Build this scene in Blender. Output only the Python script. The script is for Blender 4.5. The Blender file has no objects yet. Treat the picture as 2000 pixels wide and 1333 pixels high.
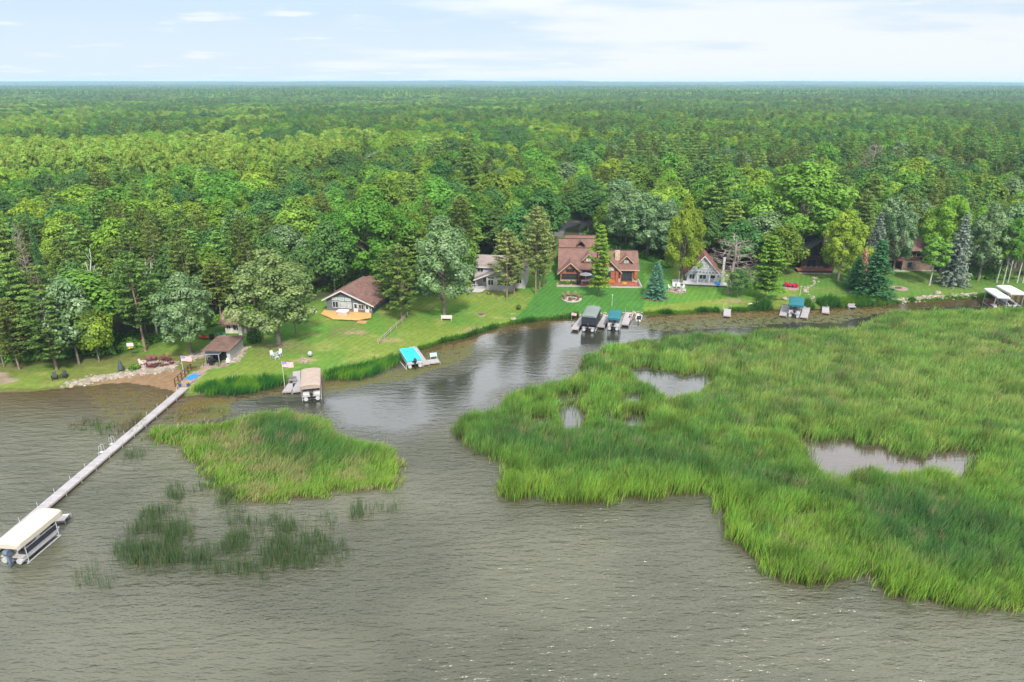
import bpy, math, random
import numpy as np
random.seed(5)
rng = np.random.default_rng(11)
scene = bpy.context.scene
COL = scene.collection
R = math.radians
# ------------------------------------------------------------------ camera
F, CAMH = 1333.0, 45.0
PITCH = math.atan(503 / F)
CP, SP = math.cos(PITCH), math.sin(PITCH)
cam_d = bpy.data.cameras.new('camera')
cam = bpy.data.objects.new('camera', cam_d)
COL.objects.link(cam)
cam.location = (0, 0, CAMH)
cam.rotation_euler = (R(90) - PITCH, 0, 0)
cam_d.sensor_width = 36
cam_d.lens = 36 * F / 2000
cam_d.clip_start = 0.5
cam_d.clip_end = 60000
scene.camera = cam


def ray(px, py):
    a = (px - 1000) / F
    b = (666.5 - py) / F
    return a, CP + b * SP, -SP + b * CP


def flat(px, py, z=0.0):
    a, dy, dz = ray(px, py)
    t = (z - CAMH) / dz
    return a * t, dy * t


def zat(py, Y):
    _, dy, dz = ray(1000, py)
    return CAMH + dz * Y / dy


def mpp(Y, py):                      # metres per photo pixel at ground distance Y
    return Y / ray(1000, py)[1] / F


# ------------------------------------------------------------------ noise
def vnoise(x, y, seed=0):
    x = np.asarray(x, float); y = np.asarray(y, float)
    xi = np.floor(x).astype(np.int64); yi = np.floor(y).astype(np.int64)
    xf = x - xi; yf = y - yi

    def h(a, b):
        n = (a * 374761393 + b * 668265263 + seed * 1442695041) & 0x7fffffff
        n = ((n ^ (n >> 13)) * 1274126177) & 0x7fffffff
        n = (n ^ (n >> 16)) & 0xffff
        return n / 65535.0
    u = xf * xf * (3 - 2 * xf); v = yf * yf * (3 - 2 * yf)
    return (h(xi, yi) * (1 - u) + h(xi + 1, yi) * u) * (1 - v) + (h(xi, yi + 1) * (1 - u) + h(xi + 1, yi + 1) * u) * v


def fbm(x, y, seed=0, o=4):
    s = 0; a = .5; t = 0
    for k in range(o):
        s = s + a * vnoise(np.asarray(x) * 2 ** k, np.asarray(y) * 2 ** k, seed + k * 17); t += a; a *= .55
    return s / t


def inpoly(x, y, poly):
    x = np.asarray(x); y = np.asarray(y)
    r = np.zeros(x.shape, bool)
    n = len(poly)
    for i in range(n):
        x1, y1 = poly[i]; x2, y2 = poly[(i + 1) % n]
        if y1 == y2: continue
        c = ((y1 > y) != (y2 > y)) & (x < (x2 - x1) * (y - y1) / (y2 - y1) + x1)
        r ^= c
    return r


def pdist(x, y, poly, closed=True):   # distance to polyline
    d = np.full(np.shape(x), 1e9)
    n = len(poly)
    for i in range(n if closed else n - 1):
        x1, y1 = poly[i]; x2, y2 = poly[(i + 1) % n]
        dx, dy = x2 - x1, y2 - y1
        L = dx * dx + dy * dy + 1e-9
        t = np.clip(((x - x1) * dx + (y - y1) * dy) / L, 0, 1)
        d = np.minimum(d, np.hypot(x - x1 - t * dx, y - y1 - t * dy))
    return d


def W(pts, z=0.0):
    return [flat(px, py, z) for px, py in pts]


# ------------------------------------------------------------------ terrain
SHORE_PX = [(-700, 800), (-300, 778), (-100, 768), (0, 766), (60, 765), (120, 758), (200, 751), (250, 750), (300, 754), (335, 764), (362, 777),
            (400, 771), (440, 764), (520, 752), (580, 742), (640, 735), (700, 722), (760, 706), (800, 690), (860, 672), (910, 660),
            (950, 645), (1000, 632), (1060, 625), (1120, 620), (1180, 618), (1240, 614), (1300, 614), (1360, 611), (1420, 609),
            (1480, 606), (1540, 606), (1600, 603), (1660, 599), (1720, 598), (1760, 592), (1800, 588), (1860, 584), (1920, 581),
            (2000, 576), (2150, 568), (2600, 545)]
_sw = W(SHORE_PX)
_sx = np.array([p[0] for p in _sw]); _sy = np.array([p[1] for p in _sw])
assert np.all(np.diff(_sx) > 0), np.diff(_sx)


def ys(x):
    x = np.asarray(x, float)
    return np.interp(x, _sx, _sy) + (vnoise(x * .45, x * 0, 3) - .5) * .9


BEACH = (-75.0, -50.0)


def hz(x, y):
    x = np.asarray(x, float); y = np.asarray(y, float)
    d = y - ys(x)
    beach = np.clip(1 - np.maximum(BEACH[0] - x, x - BEACH[1]) / 4, 0, 1)
    bank = (1 - beach) * .28 + beach * .04
    land = bank * (1 - np.exp(-np.maximum(d, 0) / .7)) + .032 * np.clip(d, 0, 34) + .012 * np.clip(d - 34, 0, 150)
    land = land + (fbm(x * .05, y * .05, 5, 3) - .5) * .5 * np.clip(d / 12, 0, 1)
    far = np.clip((y - 500) / 4000, 0, 1)
    land = land + far * far * 9 + np.clip((y - 350) / 900, 0, 1) * (fbm(x * .0016 + 3, y * .0016, 9, 3) - .5) * 16
    hill = np.clip((y - 5200) / 3500, 0, 1)
    hill = hill * hill * (3 - 2 * hill)
    land = land + hill * (18 + 50 * (fbm(x * .00028 + 5, y * .0001, 21, 3) - .35))
    water = -np.minimum(.1 + .07 * np.maximum(-d, 0), 1.6)
    return np.where(d > 0, land, water)


def at(px, py):                      # ground point seen at a photo pixel
    z = .8
    for _ in range(8):
        x, y = flat(px, py, z)
        z = float(hz(x, y))
    return x, y, max(z, 0.0)


def ground(x, y):
    return float(hz(x, y))


# ------------------------------------------------------------------ node helpers
def new_mat(name):
    m = bpy.data.materials.new(name)
    m.use_nodes = True
    nt = m.node_tree
    nt.nodes.clear()
    out = nt.nodes.new('ShaderNodeOutputMaterial')
    return m, nt, out


class NT:
    def __init__(s, nt): s.nt = nt

    def n(s, t, _in=None, **kw):
        nd = s.nt.nodes.new(t)
        for k, v in kw.items(): setattr(nd, k, v)
        for k, v in (_in or {}).items():
            if isinstance(v, bpy.types.NodeSocket): s.nt.links.new(v, nd.inputs[k])
            else: nd.inputs[k].default_value = v
        return nd

    def math(s, op, a, b=0.0, c=0.0, clamp=False):
        nd = s.nt.nodes.new('ShaderNodeMath'); nd.operation = op; nd.use_clamp = clamp
        for i, v in enumerate((a, b, c)):
            if isinstance(v, bpy.types.NodeSocket): s.nt.links.new(v, nd.inputs[i])
            else: nd.inputs[i].default_value = v
        return nd.outputs[0]

    def mix(s, f, a, b, mode='MIX'):
        nd = s.nt.nodes.new('ShaderNodeMix'); nd.data_type = 'RGBA'; nd.blend_type = mode
        for k, v in ((0, f), (6, a), (7, b)):
            if isinstance(v, bpy.types.NodeSocket): s.nt.links.new(v, nd.inputs[k])
            else: nd.inputs[k].default_value = v if not isinstance(v, tuple) or len(v) == 4 else (*v, 1)
        return nd.outputs[2]

    def ramp(s, f, lo, hi):
        nd = s.nt.nodes.new('ShaderNodeMapRange'); nd.interpolation_type = 'SMOOTHSTEP'
        s.nt.links.new(f, nd.inputs[0]); nd.inputs[1].default_value = lo; nd.inputs[2].default_value = hi
        return nd.outputs[0]

    def noise(s, vec, scale, detail=3, rough=.55, w=None):
        nd = s.nt.nodes.new('ShaderNodeTexNoise')
        nd.inputs['Scale'].default_value = scale; nd.inputs['Detail'].default_value = detail; nd.inputs['Roughness'].default_value = rough
        if vec is not None: s.nt.links.new(vec, nd.inputs['Vector'])
        return nd.outputs[0]


MATS = {}


def mat(name, col, rough=.7, var=.15, scale=3.0, kind='plain', col2=None, bump=0.0, p=1.0, metal=0.0, spec=.3, mort=None):
    """procedural surface: kind plain / brick (siding, shingle, stone) / planks / stone"""
    if name in MATS: return MATS[name]
    m, nt, out = new_mat(name)
    N = NT(nt)
    tc = N.n('ShaderNodeTexCoord').outputs['Object']
    b = N.n('ShaderNodeBsdfPrincipled', {'Roughness': rough, 'Metallic': metal, 'Specular IOR Level': spec})
    nz = N.noise(tc, scale, 4)
    c2 = col2 or tuple(c * .6 for c in col)
    hgt = nz
    if kind == 'plain':
        c = N.mix(N.ramp(nz, .5 - .25, .5 + .25), tuple(c * (1 - var) for c in col), tuple(c * (1 + var) for c in col))
    elif kind == 'shingle':
        mp = N.n('ShaderNodeMapping', {'Vector': tc, 'Scale': (p, p, p)})
        v = N.n('ShaderNodeTexVoronoi', {'Vector': mp.outputs[0], 'Scale': 3.2}, feature='F1')
        sep = N.n('ShaderNodeSeparateColor', {0: v.outputs['Color']})
        c = N.mix(sep.outputs[0], c2, col)
        c = N.mix(N.ramp(nz, .3, .7), c, tuple(x * (1 + var) for x in col))
        hgt = sep.outputs[1]
    elif kind == 'stone':
        v = N.n('ShaderNodeTexVoronoi', {'Vector': tc, 'Scale': p}, feature='F1')
        e = N.n('ShaderNodeTexVoronoi', {'Vector': tc, 'Scale': p}, feature='DISTANCE_TO_EDGE')
        sep = N.n('ShaderNodeSeparateColor', {0: v.outputs['Color']})
        c = N.mix(sep.outputs[0], c2, col)
        c = N.mix(N.ramp(e.outputs['Distance'], .02, .07), tuple(x * .45 for x in col), c)
        hgt = N.ramp(e.outputs['Distance'], 0, .12)
    else:                            # lap siding or planks: lines across one axis
        ax = {'lap': 2, 'plankx': 0, 'planky': 1}[kind]
        sp = N.n('ShaderNodeSeparateXYZ', {0: tc}).outputs[ax]
        q = N.math('MULTIPLY', sp, p)
        fr = N.math('FRACT', q)
        fl = N.math('FLOOR', q)
        wn = N.n('ShaderNodeTexWhiteNoise', {'W': fl}, noise_dimensions='1D').outputs['Value']
        c = N.mix(wn, tuple(x * (1 - var) for x in col), tuple(x * (1 + var) for x in col))
        c = N.mix(N.ramp(nz, .35, .75), c, tuple(x * (1 - var * 1.2) for x in col))
        line = N.ramp(fr, .0, .14)
        c = N.mix(line, c2, c)
        hgt = line
    nt.links.new(c, b.inputs['Base Color'])
    if bump:
        bp = N.n('ShaderNodeBump', {'Strength': bump, 'Distance': .05, 'Height': hgt})
        nt.links.new(bp.outputs[0], b.inputs['Normal'])
    nt.links.new(b.outputs[0], out.inputs[0])
    MATS[name] = m
    return m


# ------------------------------------------------------------------ mesh builders
def np_mesh(name, V, Q, attrs=None, mats=(), T=None, smooth=False):
    """V Nx3, Q Mx4 quads, T Kx3 tris; attrs {name: (N,) floats or (N,3) colours}"""
    me = bpy.data.meshes.new(name)
    V = np.ascontiguousarray(V, np.float32)
    Q = np.zeros((0, 4), np.int32) if Q is None else np.ascontiguousarray(Q, np.int32)
    T = np.zeros((0, 3), np.int32) if T is None else np.ascontiguousarray(T, np.int32)
    me.vertices.add(len(V)); me.vertices.foreach_set('co', V.ravel())
    nl = Q.size + T.size
    me.loops.add(nl); me.loops.foreach_set('vertex_index', np.concatenate([Q.ravel(), T.ravel()]))
    me.polygons.add(len(Q) + len(T))
    st = np.concatenate([np.arange(len(Q)) * 4, Q.size + np.arange(len(T)) * 3]).astype(np.int32)
    me.polygons.foreach_set('loop_start', st)
    if smooth: me.polygons.foreach_set('use_smooth', np.ones(len(st), bool))
    for k, a in (attrs or {}).items():
        a = np.asarray(a, np.float32)
        if a.ndim == 1:
            at_ = me.attributes.new(k, 'FLOAT', 'POINT'); at_.data.foreach_set('value', a)
        else:
            at_ = me.attributes.new(k, 'FLOAT_COLOR', 'POINT')
            at_.data.foreach_set('color', np.concatenate([a, np.ones((len(a), 1), np.float32)], 1).ravel())
    for m in mats: me.materials.append(m)
    me.update(calc_edges=True)
    return me


def link(name, data, parent=None, loc=None, rz=0):
    o = bpy.data.objects.new(name, data)
    COL.objects.link(o)
    if parent is not None: o.parent = parent
    if loc is not None: o.location = loc
    if rz: o.rotation_euler = (0, 0, rz)
    return o


def tag(o, label=None, cat=None, group=None, kind=None):
    if label: o['label'] = label
    if cat: o['category'] = cat
    if group: o['group'] = group
    if kind: o['kind'] = kind
    return o


def thing(name, loc, rz, label, cat, group=None):
    return tag(link(name, None, None, loc, rz), label, cat, group)


class MB:
    def __init__(s): s.v = []; s.f = []

    def add(s, vs, fs):
        b = len(s.v); s.v += [tuple(map(float, v)) for v in vs]; s.f += [tuple(b + i for i in f) for f in fs]; return s

    def box(s, x0, x1, y0, y1, z0, z1):
        return s.add([(x0, y0, z0), (x1, y0, z0), (x1, y1, z0), (x0, y1, z0), (x0, y0, z1), (x1, y0, z1), (x1, y1, z1), (x0, y1, z1)],
                     [(0, 3, 2, 1), (4, 5, 6, 7), (0, 1, 5, 4), (1, 2, 6, 5), (2, 3, 7, 6), (3, 0, 4, 7)])

    def bar(s, o, u, n, a0, a1, b0, b1, c0, c1):   # box in a frame: a along u, b up, c along n
        P = lambda a, b, c: (o[0] + u[0] * a + n[0] * c, o[1] + u[1] * a + n[1] * c, o[2] + b)
        return s.add([P(a0, b0, c0), P(a1, b0, c0), P(a1, b0, c1), P(a0, b0, c1), P(a0, b1, c0), P(a1, b1, c0), P(a1, b1, c1), P(a0, b1, c1)],
                     [(0, 1, 2, 3), (4, 7, 6, 5), (0, 4, 5, 1), (1, 5, 6, 2), (2, 6, 7, 3), (3, 7, 4, 0)])

    def prism(s, poly, z0, z1):
        n = len(poly)
        a = sum(poly[i][0] * poly[(i + 1) % n][1] - poly[(i + 1) % n][0] * poly[i][1] for i in range(n))
        if a < 0: poly = poly[::-1]
        vs = [(x, y, z0) for x, y in poly] + [(x, y, z1) for x, y in poly]
        return s.add(vs, [tuple(range(n))[::-1], tuple(range(n, 2 * n))] + [(i, (i + 1) % n, n + (i + 1) % n, n + i) for i in range(n)])

    def vprism(s, prof, y0, y1):    # profile in x,z extruded along y
        n = len(prof)
        vs = [(x, y0, z) for x, z in prof] + [(x, y1, z) for x, z in prof]
        return s.add(vs, [tuple(range(n)), tuple(range(n, 2 * n))[::-1]] + [((i + 1) % n, i, n + i, n + (i + 1) % n) for i in range(n)])

    def hprism(s, prof, x0, x1):    # profile in y,z extruded along x
        n = len(prof)
        vs = [(x0, y, z) for y, z in prof] + [(x1, y, z) for y, z in prof]
        return s.add(vs, [tuple(range(n))[::-1], tuple(range(n, 2 * n))] + [(i, (i + 1) % n, n + (i + 1) % n, n + i) for i in range(n)])

    def slab(s, pts, t):            # plate, t thick downwards
        n = len(pts)
        vs = list(pts) + [(x, y, z - t) for x, y, z in pts]
        return s.add(vs, [tuple(range(n)), tuple(range(n, 2 * n))[::-1]] + [((i + 1) % n, i, n + i, n + (i + 1) % n) for i in range(n)])

    def tube(s, p0, p1, r0, r1=None, n=6, caps=True):
        r1 = r0 if r1 is None else r1
        a = np.array(p0, float); b = np.array(p1, float); d = b - a
        d /= np.linalg.norm(d) + 1e-9
        u = np.cross(d, (0, 0, 1) if abs(d[2]) < .9 else (1, 0, 0)); u /= np.linalg.norm(u); w = np.cross(d, u)
        ring = [(math.cos(2 * math.pi * k / n), math.sin(2 * math.pi * k / n)) for k in range(n)]
        vs = [a + r0 * (c * u + q * w) for c, q in ring] + [b + r1 * (c * u + q * w) for c, q in ring]
        fs = [(k, (k + 1) % n, n + (k + 1) % n, n + k) for k in range(n)]
        if caps: fs += [tuple(range(n))[::-1], tuple(range(n, 2 * n))]
        return s.add(vs, fs)

    def path(s, pts, r, n=6):
        for a, b in zip(pts[:-1], pts[1:]): s.tube(a, b, r, r, n)
        return s

    def ball(s, c, r, seg=8, rings=5, jit=0, zc=-1.0):
        vs = []; fs = []
        r = (r, r, r) if not isinstance(r, tuple) else r
        for i in range(rings + 1):
            ph = math.pi * i / rings
            for k in range(seg):
                th = 2 * math.pi * k / seg
                j = 1 + random.uniform(-jit, jit)
                vs.append((c[0] + r[0] * math.sin(ph) * math.cos(th) * j, c[1] + r[1] * math.sin(ph) * math.sin(th) * j, c[2] + r[2] * max(math.cos(ph), zc) * j))
        for i in range(rings):
            for k in range(seg):
                fs.append((i * seg + k, (i + 1) * seg + k, (i + 1) * seg + (k + 1) % seg, i * seg + (k + 1) % seg))
        return s.add(vs, fs)

    def mesh(s, name, m, smooth=False):
        me = bpy.data.meshes.new(name)
        me.from_pydata(s.v, [], s.f)
        if m: me.materials.append(m)
        if smooth:
            for p in me.polygons: p.use_smooth = True
        me.update()
        return me

    def build(s, name, m, parent=None, loc=None, rz=0, smooth=False):
        return link(name, s.mesh(name, m, smooth), parent, loc, rz)


# ------------------------------------------------------------------ world and light
SUN_EL, SUN_AZ = 47.0, 166.0          # azimuth clockwise from north (+Y); the sun stands behind the camera, to the right
world = bpy.data.worlds.new('World')
scene.world = world
world.use_nodes = True
wn = world.node_tree
wn.nodes.clear()
N = NT(wn)
wo = wn.nodes.new('ShaderNodeOutputWorld')
sky = N.n('ShaderNodeTexSky', sky_type='NISHITA')
sky.sun_disc = False
sky.sun_elevation = R(SUN_EL)
sky.sun_rotation = R(SUN_AZ)
sky.air_density = 1.0; sky.dust_density = 0.6; sky.ozone_density = 1.2
bg = N.n('ShaderNodeBackground', {'Color': sky.outputs[0], 'Strength': .075})
tc = N.n('ShaderNodeTexCoord').outputs['Generated']
sep = N.n('ShaderNodeSeparateXYZ', {0: tc})
sx_, sy_, sz_ = sep.outputs
den = N.math('ADD', N.math('MAXIMUM', sz_, 0.0), .09)
u = N.math('DIVIDE', sx_, den); v = N.math('DIVIDE', sy_, den)
cv = N.n('ShaderNodeCombineXYZ', {0: u, 1: v, 2: 0.0}).outputs[0]
mpn = N.n('ShaderNodeMapping', {'Vector': cv, 'Scale': (.55, .8, 1), 'Location': (1.7, 3.1, 0), 'Rotation': (0, 0, R(-14))}).outputs[0]
n1 = N.noise(mpn, 1.0, 7, .56)
mpn2 = N.n('ShaderNodeMapping', {'Vector': cv, 'Scale': (.32, .28, 1), 'Location': (5.3, .4, 0)}).outputs[0]
n2 = N.noise(mpn2, 1.0, 3, .5)
cl = N.math('ADD', N.math('MULTIPLY', n1, .62), N.math('MULTIPLY', n2, .38))
cl = N.math('ADD', cl, N.math('MULTIPLY', N.math('MAXIMUM', N.math('MINIMUM', u, 3.0), -3.0), .042))       # more cloud to the right
low = N.ramp(sz_, .055, 0.0)
cl = N.math('ADD', cl, N.math('MULTIPLY', low, .10))
cl = N.math('ADD', cl, N.math('MULTIPLY', N.ramp(sz_, .12, .5), .12))
n3 = N.noise(N.n('ShaderNodeMapping', {'Vector': cv, 'Scale': (1.1, 1.5, 1), 'Location': (2.2, 7.3, 0)}).outputs[0], 1.0, 6, .6)
cmask = N.math('MAXIMUM', N.ramp(cl, .46, .62), N.math('MULTIPLY', N.ramp(n3, .56, .68), .9))
up = N.math('MULTIPLY', N.ramp(sz_, .07, .36), N.math('SUBTRACT', 1.0, N.math('MULTIPLY', N.ramp(sz_, .45, .85), .45)))  # out-of-view sky band made brighter, for fill light and water reflections
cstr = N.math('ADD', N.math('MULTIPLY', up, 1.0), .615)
veil = N.mix(N.ramp(sz_, .0, .14), (.74, .85, .99), (.60, .77, .97))
ccol = N.mix(cmask, veil, (.93, .955, 1.0))
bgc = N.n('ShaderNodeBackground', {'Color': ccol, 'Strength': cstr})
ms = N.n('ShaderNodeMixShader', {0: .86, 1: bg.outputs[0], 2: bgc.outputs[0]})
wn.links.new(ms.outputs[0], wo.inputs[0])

sl = bpy.data.lights.new('sun', 'SUN')
sl.energy = 4.0
sl.angle = R(8)
sl.color = (1.0, .95, .87)
so = link('sun', sl)
so.rotation_euler = (R(90 - SUN_EL), 0, R(180 - SUN_AZ))
scene.view_settings.view_transform = 'Standard'
scene.view_settings.look = 'None'
scene.view_settings.exposure = 0.75
scene.view_settings.gamma = 1.0
cy = scene.cycles
cy.max_bounces = 5; cy.diffuse_bounces = 2; cy.glossy_bounces = 2; cy.transmission_bounces = 3; cy.transparent_max_bounces = 6; cy.volume_bounces = 0
cy.caustics_reflective = False; cy.caustics_refractive = False
cy.sample_clamp_indirect = 4.0
cy.use_adaptive_sampling = True
cy.adaptive_threshold = .015
cy.sample_clamp_direct = 6.0
cy.use_denoising = True
try:
    cy.denoiser = 'OPENIMAGEDENOISE'; cy.denoising_input_passes = 'RGB_ALBEDO_NORMAL'; cy.denoising_prefilter = 'ACCURATE'
except Exception:
    pass

# ------------------------------------------------------------------ ground
def axis(lo, hi, step, ext_lo, ext_hi, g=1.16):
    a = list(np.arange(lo, hi + 1e-6, step))
    s = step; x = a[-1]
    while x < ext_hi:
        s *= g; x += s; a.append(min(x, ext_hi))
    s = step; x = a[0]; b = []
    while x > ext_lo:
        s *= g; x -= s; b.append(max(x, ext_lo))
    return np.array(b[::-1] + a)


def grid(xs, ysn):
    X, Y = np.meshgrid(xs, ysn)
    nx, ny = len(xs), len(ysn)
    i = np.arange(nx * ny).reshape(ny, nx)
    Q = np.stack([i[:-1, :-1], i[:-1, 1:], i[1:, 1:], i[1:, :-1]], -1).reshape(-1, 4)
    return X.ravel(), Y.ravel(), Q


def G2(pts): return [at(*p)[:2] for p in pts]


X, Y, Q = grid(axis(-95, 140, .5, -14000, 14000), axis(80, 178, .5, -60, 16500))
Z = hz(X, Y)
D = Y - ys(X)
jx = X + (fbm(X * .5, Y * .5, 31, 3) - .5) * 1.6
jy = Y + (fbm(X * .5, Y * .5, 41, 3) - .5) * 1.6
FOREST_EDGE_PX = [(-400, 715), (-60, 708), (60, 704), (110, 700), (170, 694), (230, 690), (300, 668), (400, 640), (470, 622), (560, 600), (620, 585), (660, 570),
                  (760, 562), (800, 580), (850, 575), (900, 560), (920, 535), (1000, 515), (1040, 520), (1078, 505), (1090, 462), (1165, 458), (1180, 470),
                  (1250, 500), (1300, 525), (1340, 500), (1400, 520), (1460, 545), (1540, 525), (1640, 508), (1720, 512), (1800, 528), (1880, 545), (1960, 545),
                  (2060, 535), (2500, 505)]
_fw = [at(*p) for p in FOREST_EDGE_PX]
_fx = np.array([p[0] for p in _fw]); _fy = np.array([p[1] for p in _fw])
_o = np.argsort(_fx); _fx, _fy = _fx[_o], _fy[_o]


def yf(x): return np.interp(x, _fx, _fy)


def lerp(a, b, t): return a * (1 - t[:, None]) + np.array(b)[None] * t[:, None]


nA = fbm(X * .09, Y * .09, 51, 4); nB = fbm(X * .35, Y * .35, 61, 3)
col = np.tile(np.array([.120, .172, .020]), (len(X), 1))                       # yellow green lawn
col = lerp(col, (.065, .165, .016), np.clip((nA - .45) * 4, 0, 1))
col = lerp(col, (.20, .215, .055), np.clip((nB - .60) * 5, 0, 1) * .8)         # dry patches
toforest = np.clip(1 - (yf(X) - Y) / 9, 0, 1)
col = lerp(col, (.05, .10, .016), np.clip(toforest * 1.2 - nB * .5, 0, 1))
em = inpoly(jx * .3 + X * .7, jy * .3 + Y * .7, G2([(1084, 512), (1060, 555), (1035, 590), (1006, 624), (1050, 630), (1258, 622), (1258, 540), (1257, 470), (1090, 470)]))
col[em] = np.array([.042, .138, .016]) * (.85 + .3 * nB[em])[:, None]
emr = inpoly(X, Y, G2([(1258, 470), (1258, 600), (1330, 592), (1420, 582), (1500, 588), (1560, 560), (1700, 560), (1700, 540), (1600, 540), (1420, 552), (1330, 555)]))
col[emr] = lerp(col[emr], (.045, .175, .012), np.full(emr.sum(), .65))
rt = inpoly(X, Y, G2([(1560, 525), (1560, 592), (1740, 592), (2100, 570), (2100, 520)]))
col[rt] = lerp(col[rt], (.060, .135, .018), .45 + .4 * nA[rt])
lft = inpoly(X, Y, G2([(-500, 705), (400, 690), (440, 715), (300, 735), (150, 738), (90, 752), (0, 752), (-300, 760)]))
col[lft] = lerp(col[lft], (.115, .105, .035), np.clip(.35 + (nA[lft] - .4) * 2.5, 0, 1))
oak = inpoly(jx, jy, G2([(490, 668), (600, 668), (610, 690), (500, 694)])) | inpoly(jx, jy, G2([(640, 640), (700, 632), (720, 655), (640, 662)]))
col[oak] = lerp(col[oak], (.12, .12, .04), np.full(oak.sum(), .5))
for c, r in (((935, 646), 2.2), ((690, 650), 1.6), ((1435, 587), 2.0), ((590, 705), 1.2), ((760, 665), 1.8)):
    x0, y0, _ = at(*c)
    k = np.clip(1 - np.hypot((jx - x0) * .6, jy - y0) / r, 0, 1)
    col = lerp(col, (.24, .19, .10), np.clip(k * 2, 0, 1) * .7)
sand = inpoly(jx, jy, G2([(128, 754), (175, 742), (262, 732), (345, 718), (366, 728), (352, 772), (335, 772), (288, 756), (212, 751)]))
col[sand] = np.array([.19, .12, .062]) * (.8 + .4 * nB[sand])[:, None]
for pl in ([(-60, 728), (10, 728), (35, 742), (20, 750), (-60, 755)], [(-200, 720), (-80, 722), (-80, 740), (-200, 745)]):
    k = inpoly(jx, jy, G2(pl)); col[k] = np.array([.22, .17, .12]) * (.85 + .3 * nB[k])[:, None]
pav = inpoly(X, Y, G2([(357, 748), (374, 752), (392, 735), (405, 722), (448, 716), (455, 706), (400, 708), (388, 722)]))
col[pav] = np.array([.24, .17, .13]) * (.85 + .3 * nB[pav])[:, None]
shore = (D > -.4) & (D < 1.0) & ~sand
col[shore] = lerp(col[shore], (.075, .055, .025), np.full(shore.sum(), .6))
bed = D <= -.1
col[bed] = np.array([.07, .055, .025])
fl = (Y > yf(X)) & (Y < 1500)
col[fl] = np.array([.045, .055, .020]) * (.6 + .9 * nB[fl])[:, None]
farl = Y >= 1500
col[farl] = np.array([.030, .055, .022]) * (.8 + .4 * nA[farl])[:, None]
mow = (em.astype(float) + .8 * emr + .5 * ((Y < yf(X)) & (D > 1.5) & ~em & ~emr & ~lft)) * (Y < yf(X)) * ~sand
gm, nt, out = new_mat('ground')
N = NT(nt)
tco = N.n('ShaderNodeTexCoord').outputs['Object']
a = N.n('ShaderNodeAttribute', attribute_name='col').outputs['Color']
mw = N.n('ShaderNodeAttribute', attribute_name='mow').outputs['Fac']
f1 = N.noise(tco, 1.3, 5, .65); f2 = N.noise(tco, 9, 3, .7)
vv = N.math('ADD', N.math('MULTIPLY', f1, 1.25), N.math('MULTIPLY', f2, .85))
vv = N.math('MULTIPLY', N.math('SUBTRACT', vv, .06), .93)
mp = N.n('ShaderNodeMapping', {'Vector': tco, 'Rotation': (0, 0, R(24))}).outputs[0]
wv = N.n('ShaderNodeTexWave', {'Vector': mp, 'Scale': .28, 'Distortion': 1.2, 'Detail': 2, 'Detail Scale': .6}).outputs['Fac']
vv = N.math('MULTIPLY', vv, N.math('ADD', 1.0, N.math('MULTIPLY', N.math('MULTIPLY', N.math('SUBTRACT', wv, .5), mw), .20)))
hs = N.n('ShaderNodeHueSaturation', {'Color': a, 'Saturation': .94, 'Value': vv, 'Hue': N.math('ADD', .485, N.math('MULTIPLY', f1, .03))})
bs = N.n('ShaderNodeBsdfPrincipled', {'Base Color': hs.outputs[0], 'Roughness': .9, 'Specular IOR Level': .1})
bp = N.n('ShaderNodeBump', {'Strength': .5, 'Distance': .12, 'Height': f2})
nt.links.new(bp.outputs[0], bs.inputs['Normal'])
nt.links.new(bs.outputs[0], out.inputs[0])
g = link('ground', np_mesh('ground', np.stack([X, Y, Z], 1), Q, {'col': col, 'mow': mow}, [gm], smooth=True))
tag(g, kind='structure')

# ------------------------------------------------------------------ marsh outlines (photo pixels at water level)
MARSH = [(881, 838), (886, 852), (902, 868), (934, 884), (966, 902), (992, 912), (982, 930), (966, 955), (978, 975), (1009, 984), (1050, 972), (1090, 988),
         (1165, 988), (1222, 976), (1260, 982), (1300, 972), (1350, 970), (1400, 968), (1408, 1000), (1412, 1050), (1450, 1078), (1485, 1105), (1520, 1140), (1565, 1148),
         (1625, 1146), (1690, 1122), (1740, 1172), (1810, 1178), (1900, 1196), (2000, 1195), (2150, 1235), (2500, 1230), (2900, 900), (2600, 600), (2150, 598), (2000, 607),
         (1944, 607), (1910, 614), (1842, 610), (1775, 614), (1741, 613), (1690, 634), (1668, 651), (1632, 650), (1573, 646), (1488, 651), (1452, 660),
         (1380, 658), (1300, 665), (1240, 672), (1188, 680), (1165, 690), (1136, 700), (1130, 735), (1108, 750), (1050, 764), (1012, 772), (978, 790), (966, 806), (905, 814)]
PONDS = [[(1231, 722), (1236, 736), (1262, 756), (1290, 776), (1312, 784), (1340, 778), (1372, 766), (1391, 746), (1371, 727), (1350, 735), (1335, 738), (1310, 728), (1290, 726), (1262, 719)],
         [(1551, 863), (1575, 880), (1588, 915), (1612, 940), (1640, 952), (1662, 930), (1700, 925), (1740, 935), (1800, 930), (1840, 935), (1868, 942), (1893, 925), (1902, 888), (1884, 876),
          (1868, 882), (1850, 888), (1826, 878), (1818, 896), (1790, 894), (1776, 888), (1758, 898), (1740, 880), (1715, 866), (1700, 874), (1670, 866), (1636, 858), (1612, 868), (1580, 860)],
         [(1096, 794), (1092, 826), (1106, 850), (1132, 846), (1140, 814), (1124, 792)], [(1218, 814), (1220, 840), (1254, 840), (1254, 813)],
         [(1216, 773), (1218, 793), (1248, 793), (1248, 771)], [(1040, 821), (1042, 838), (1074, 838), (1074, 817)], [(1183, 810), (1183, 828), (1198, 826), (1196, 806)],
         [(1090, 777), (1093, 787), (1140, 783), (1142, 770)], [(1548, 1010), (1556, 1022), (1602, 1016), (1600, 1002)]]
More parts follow.
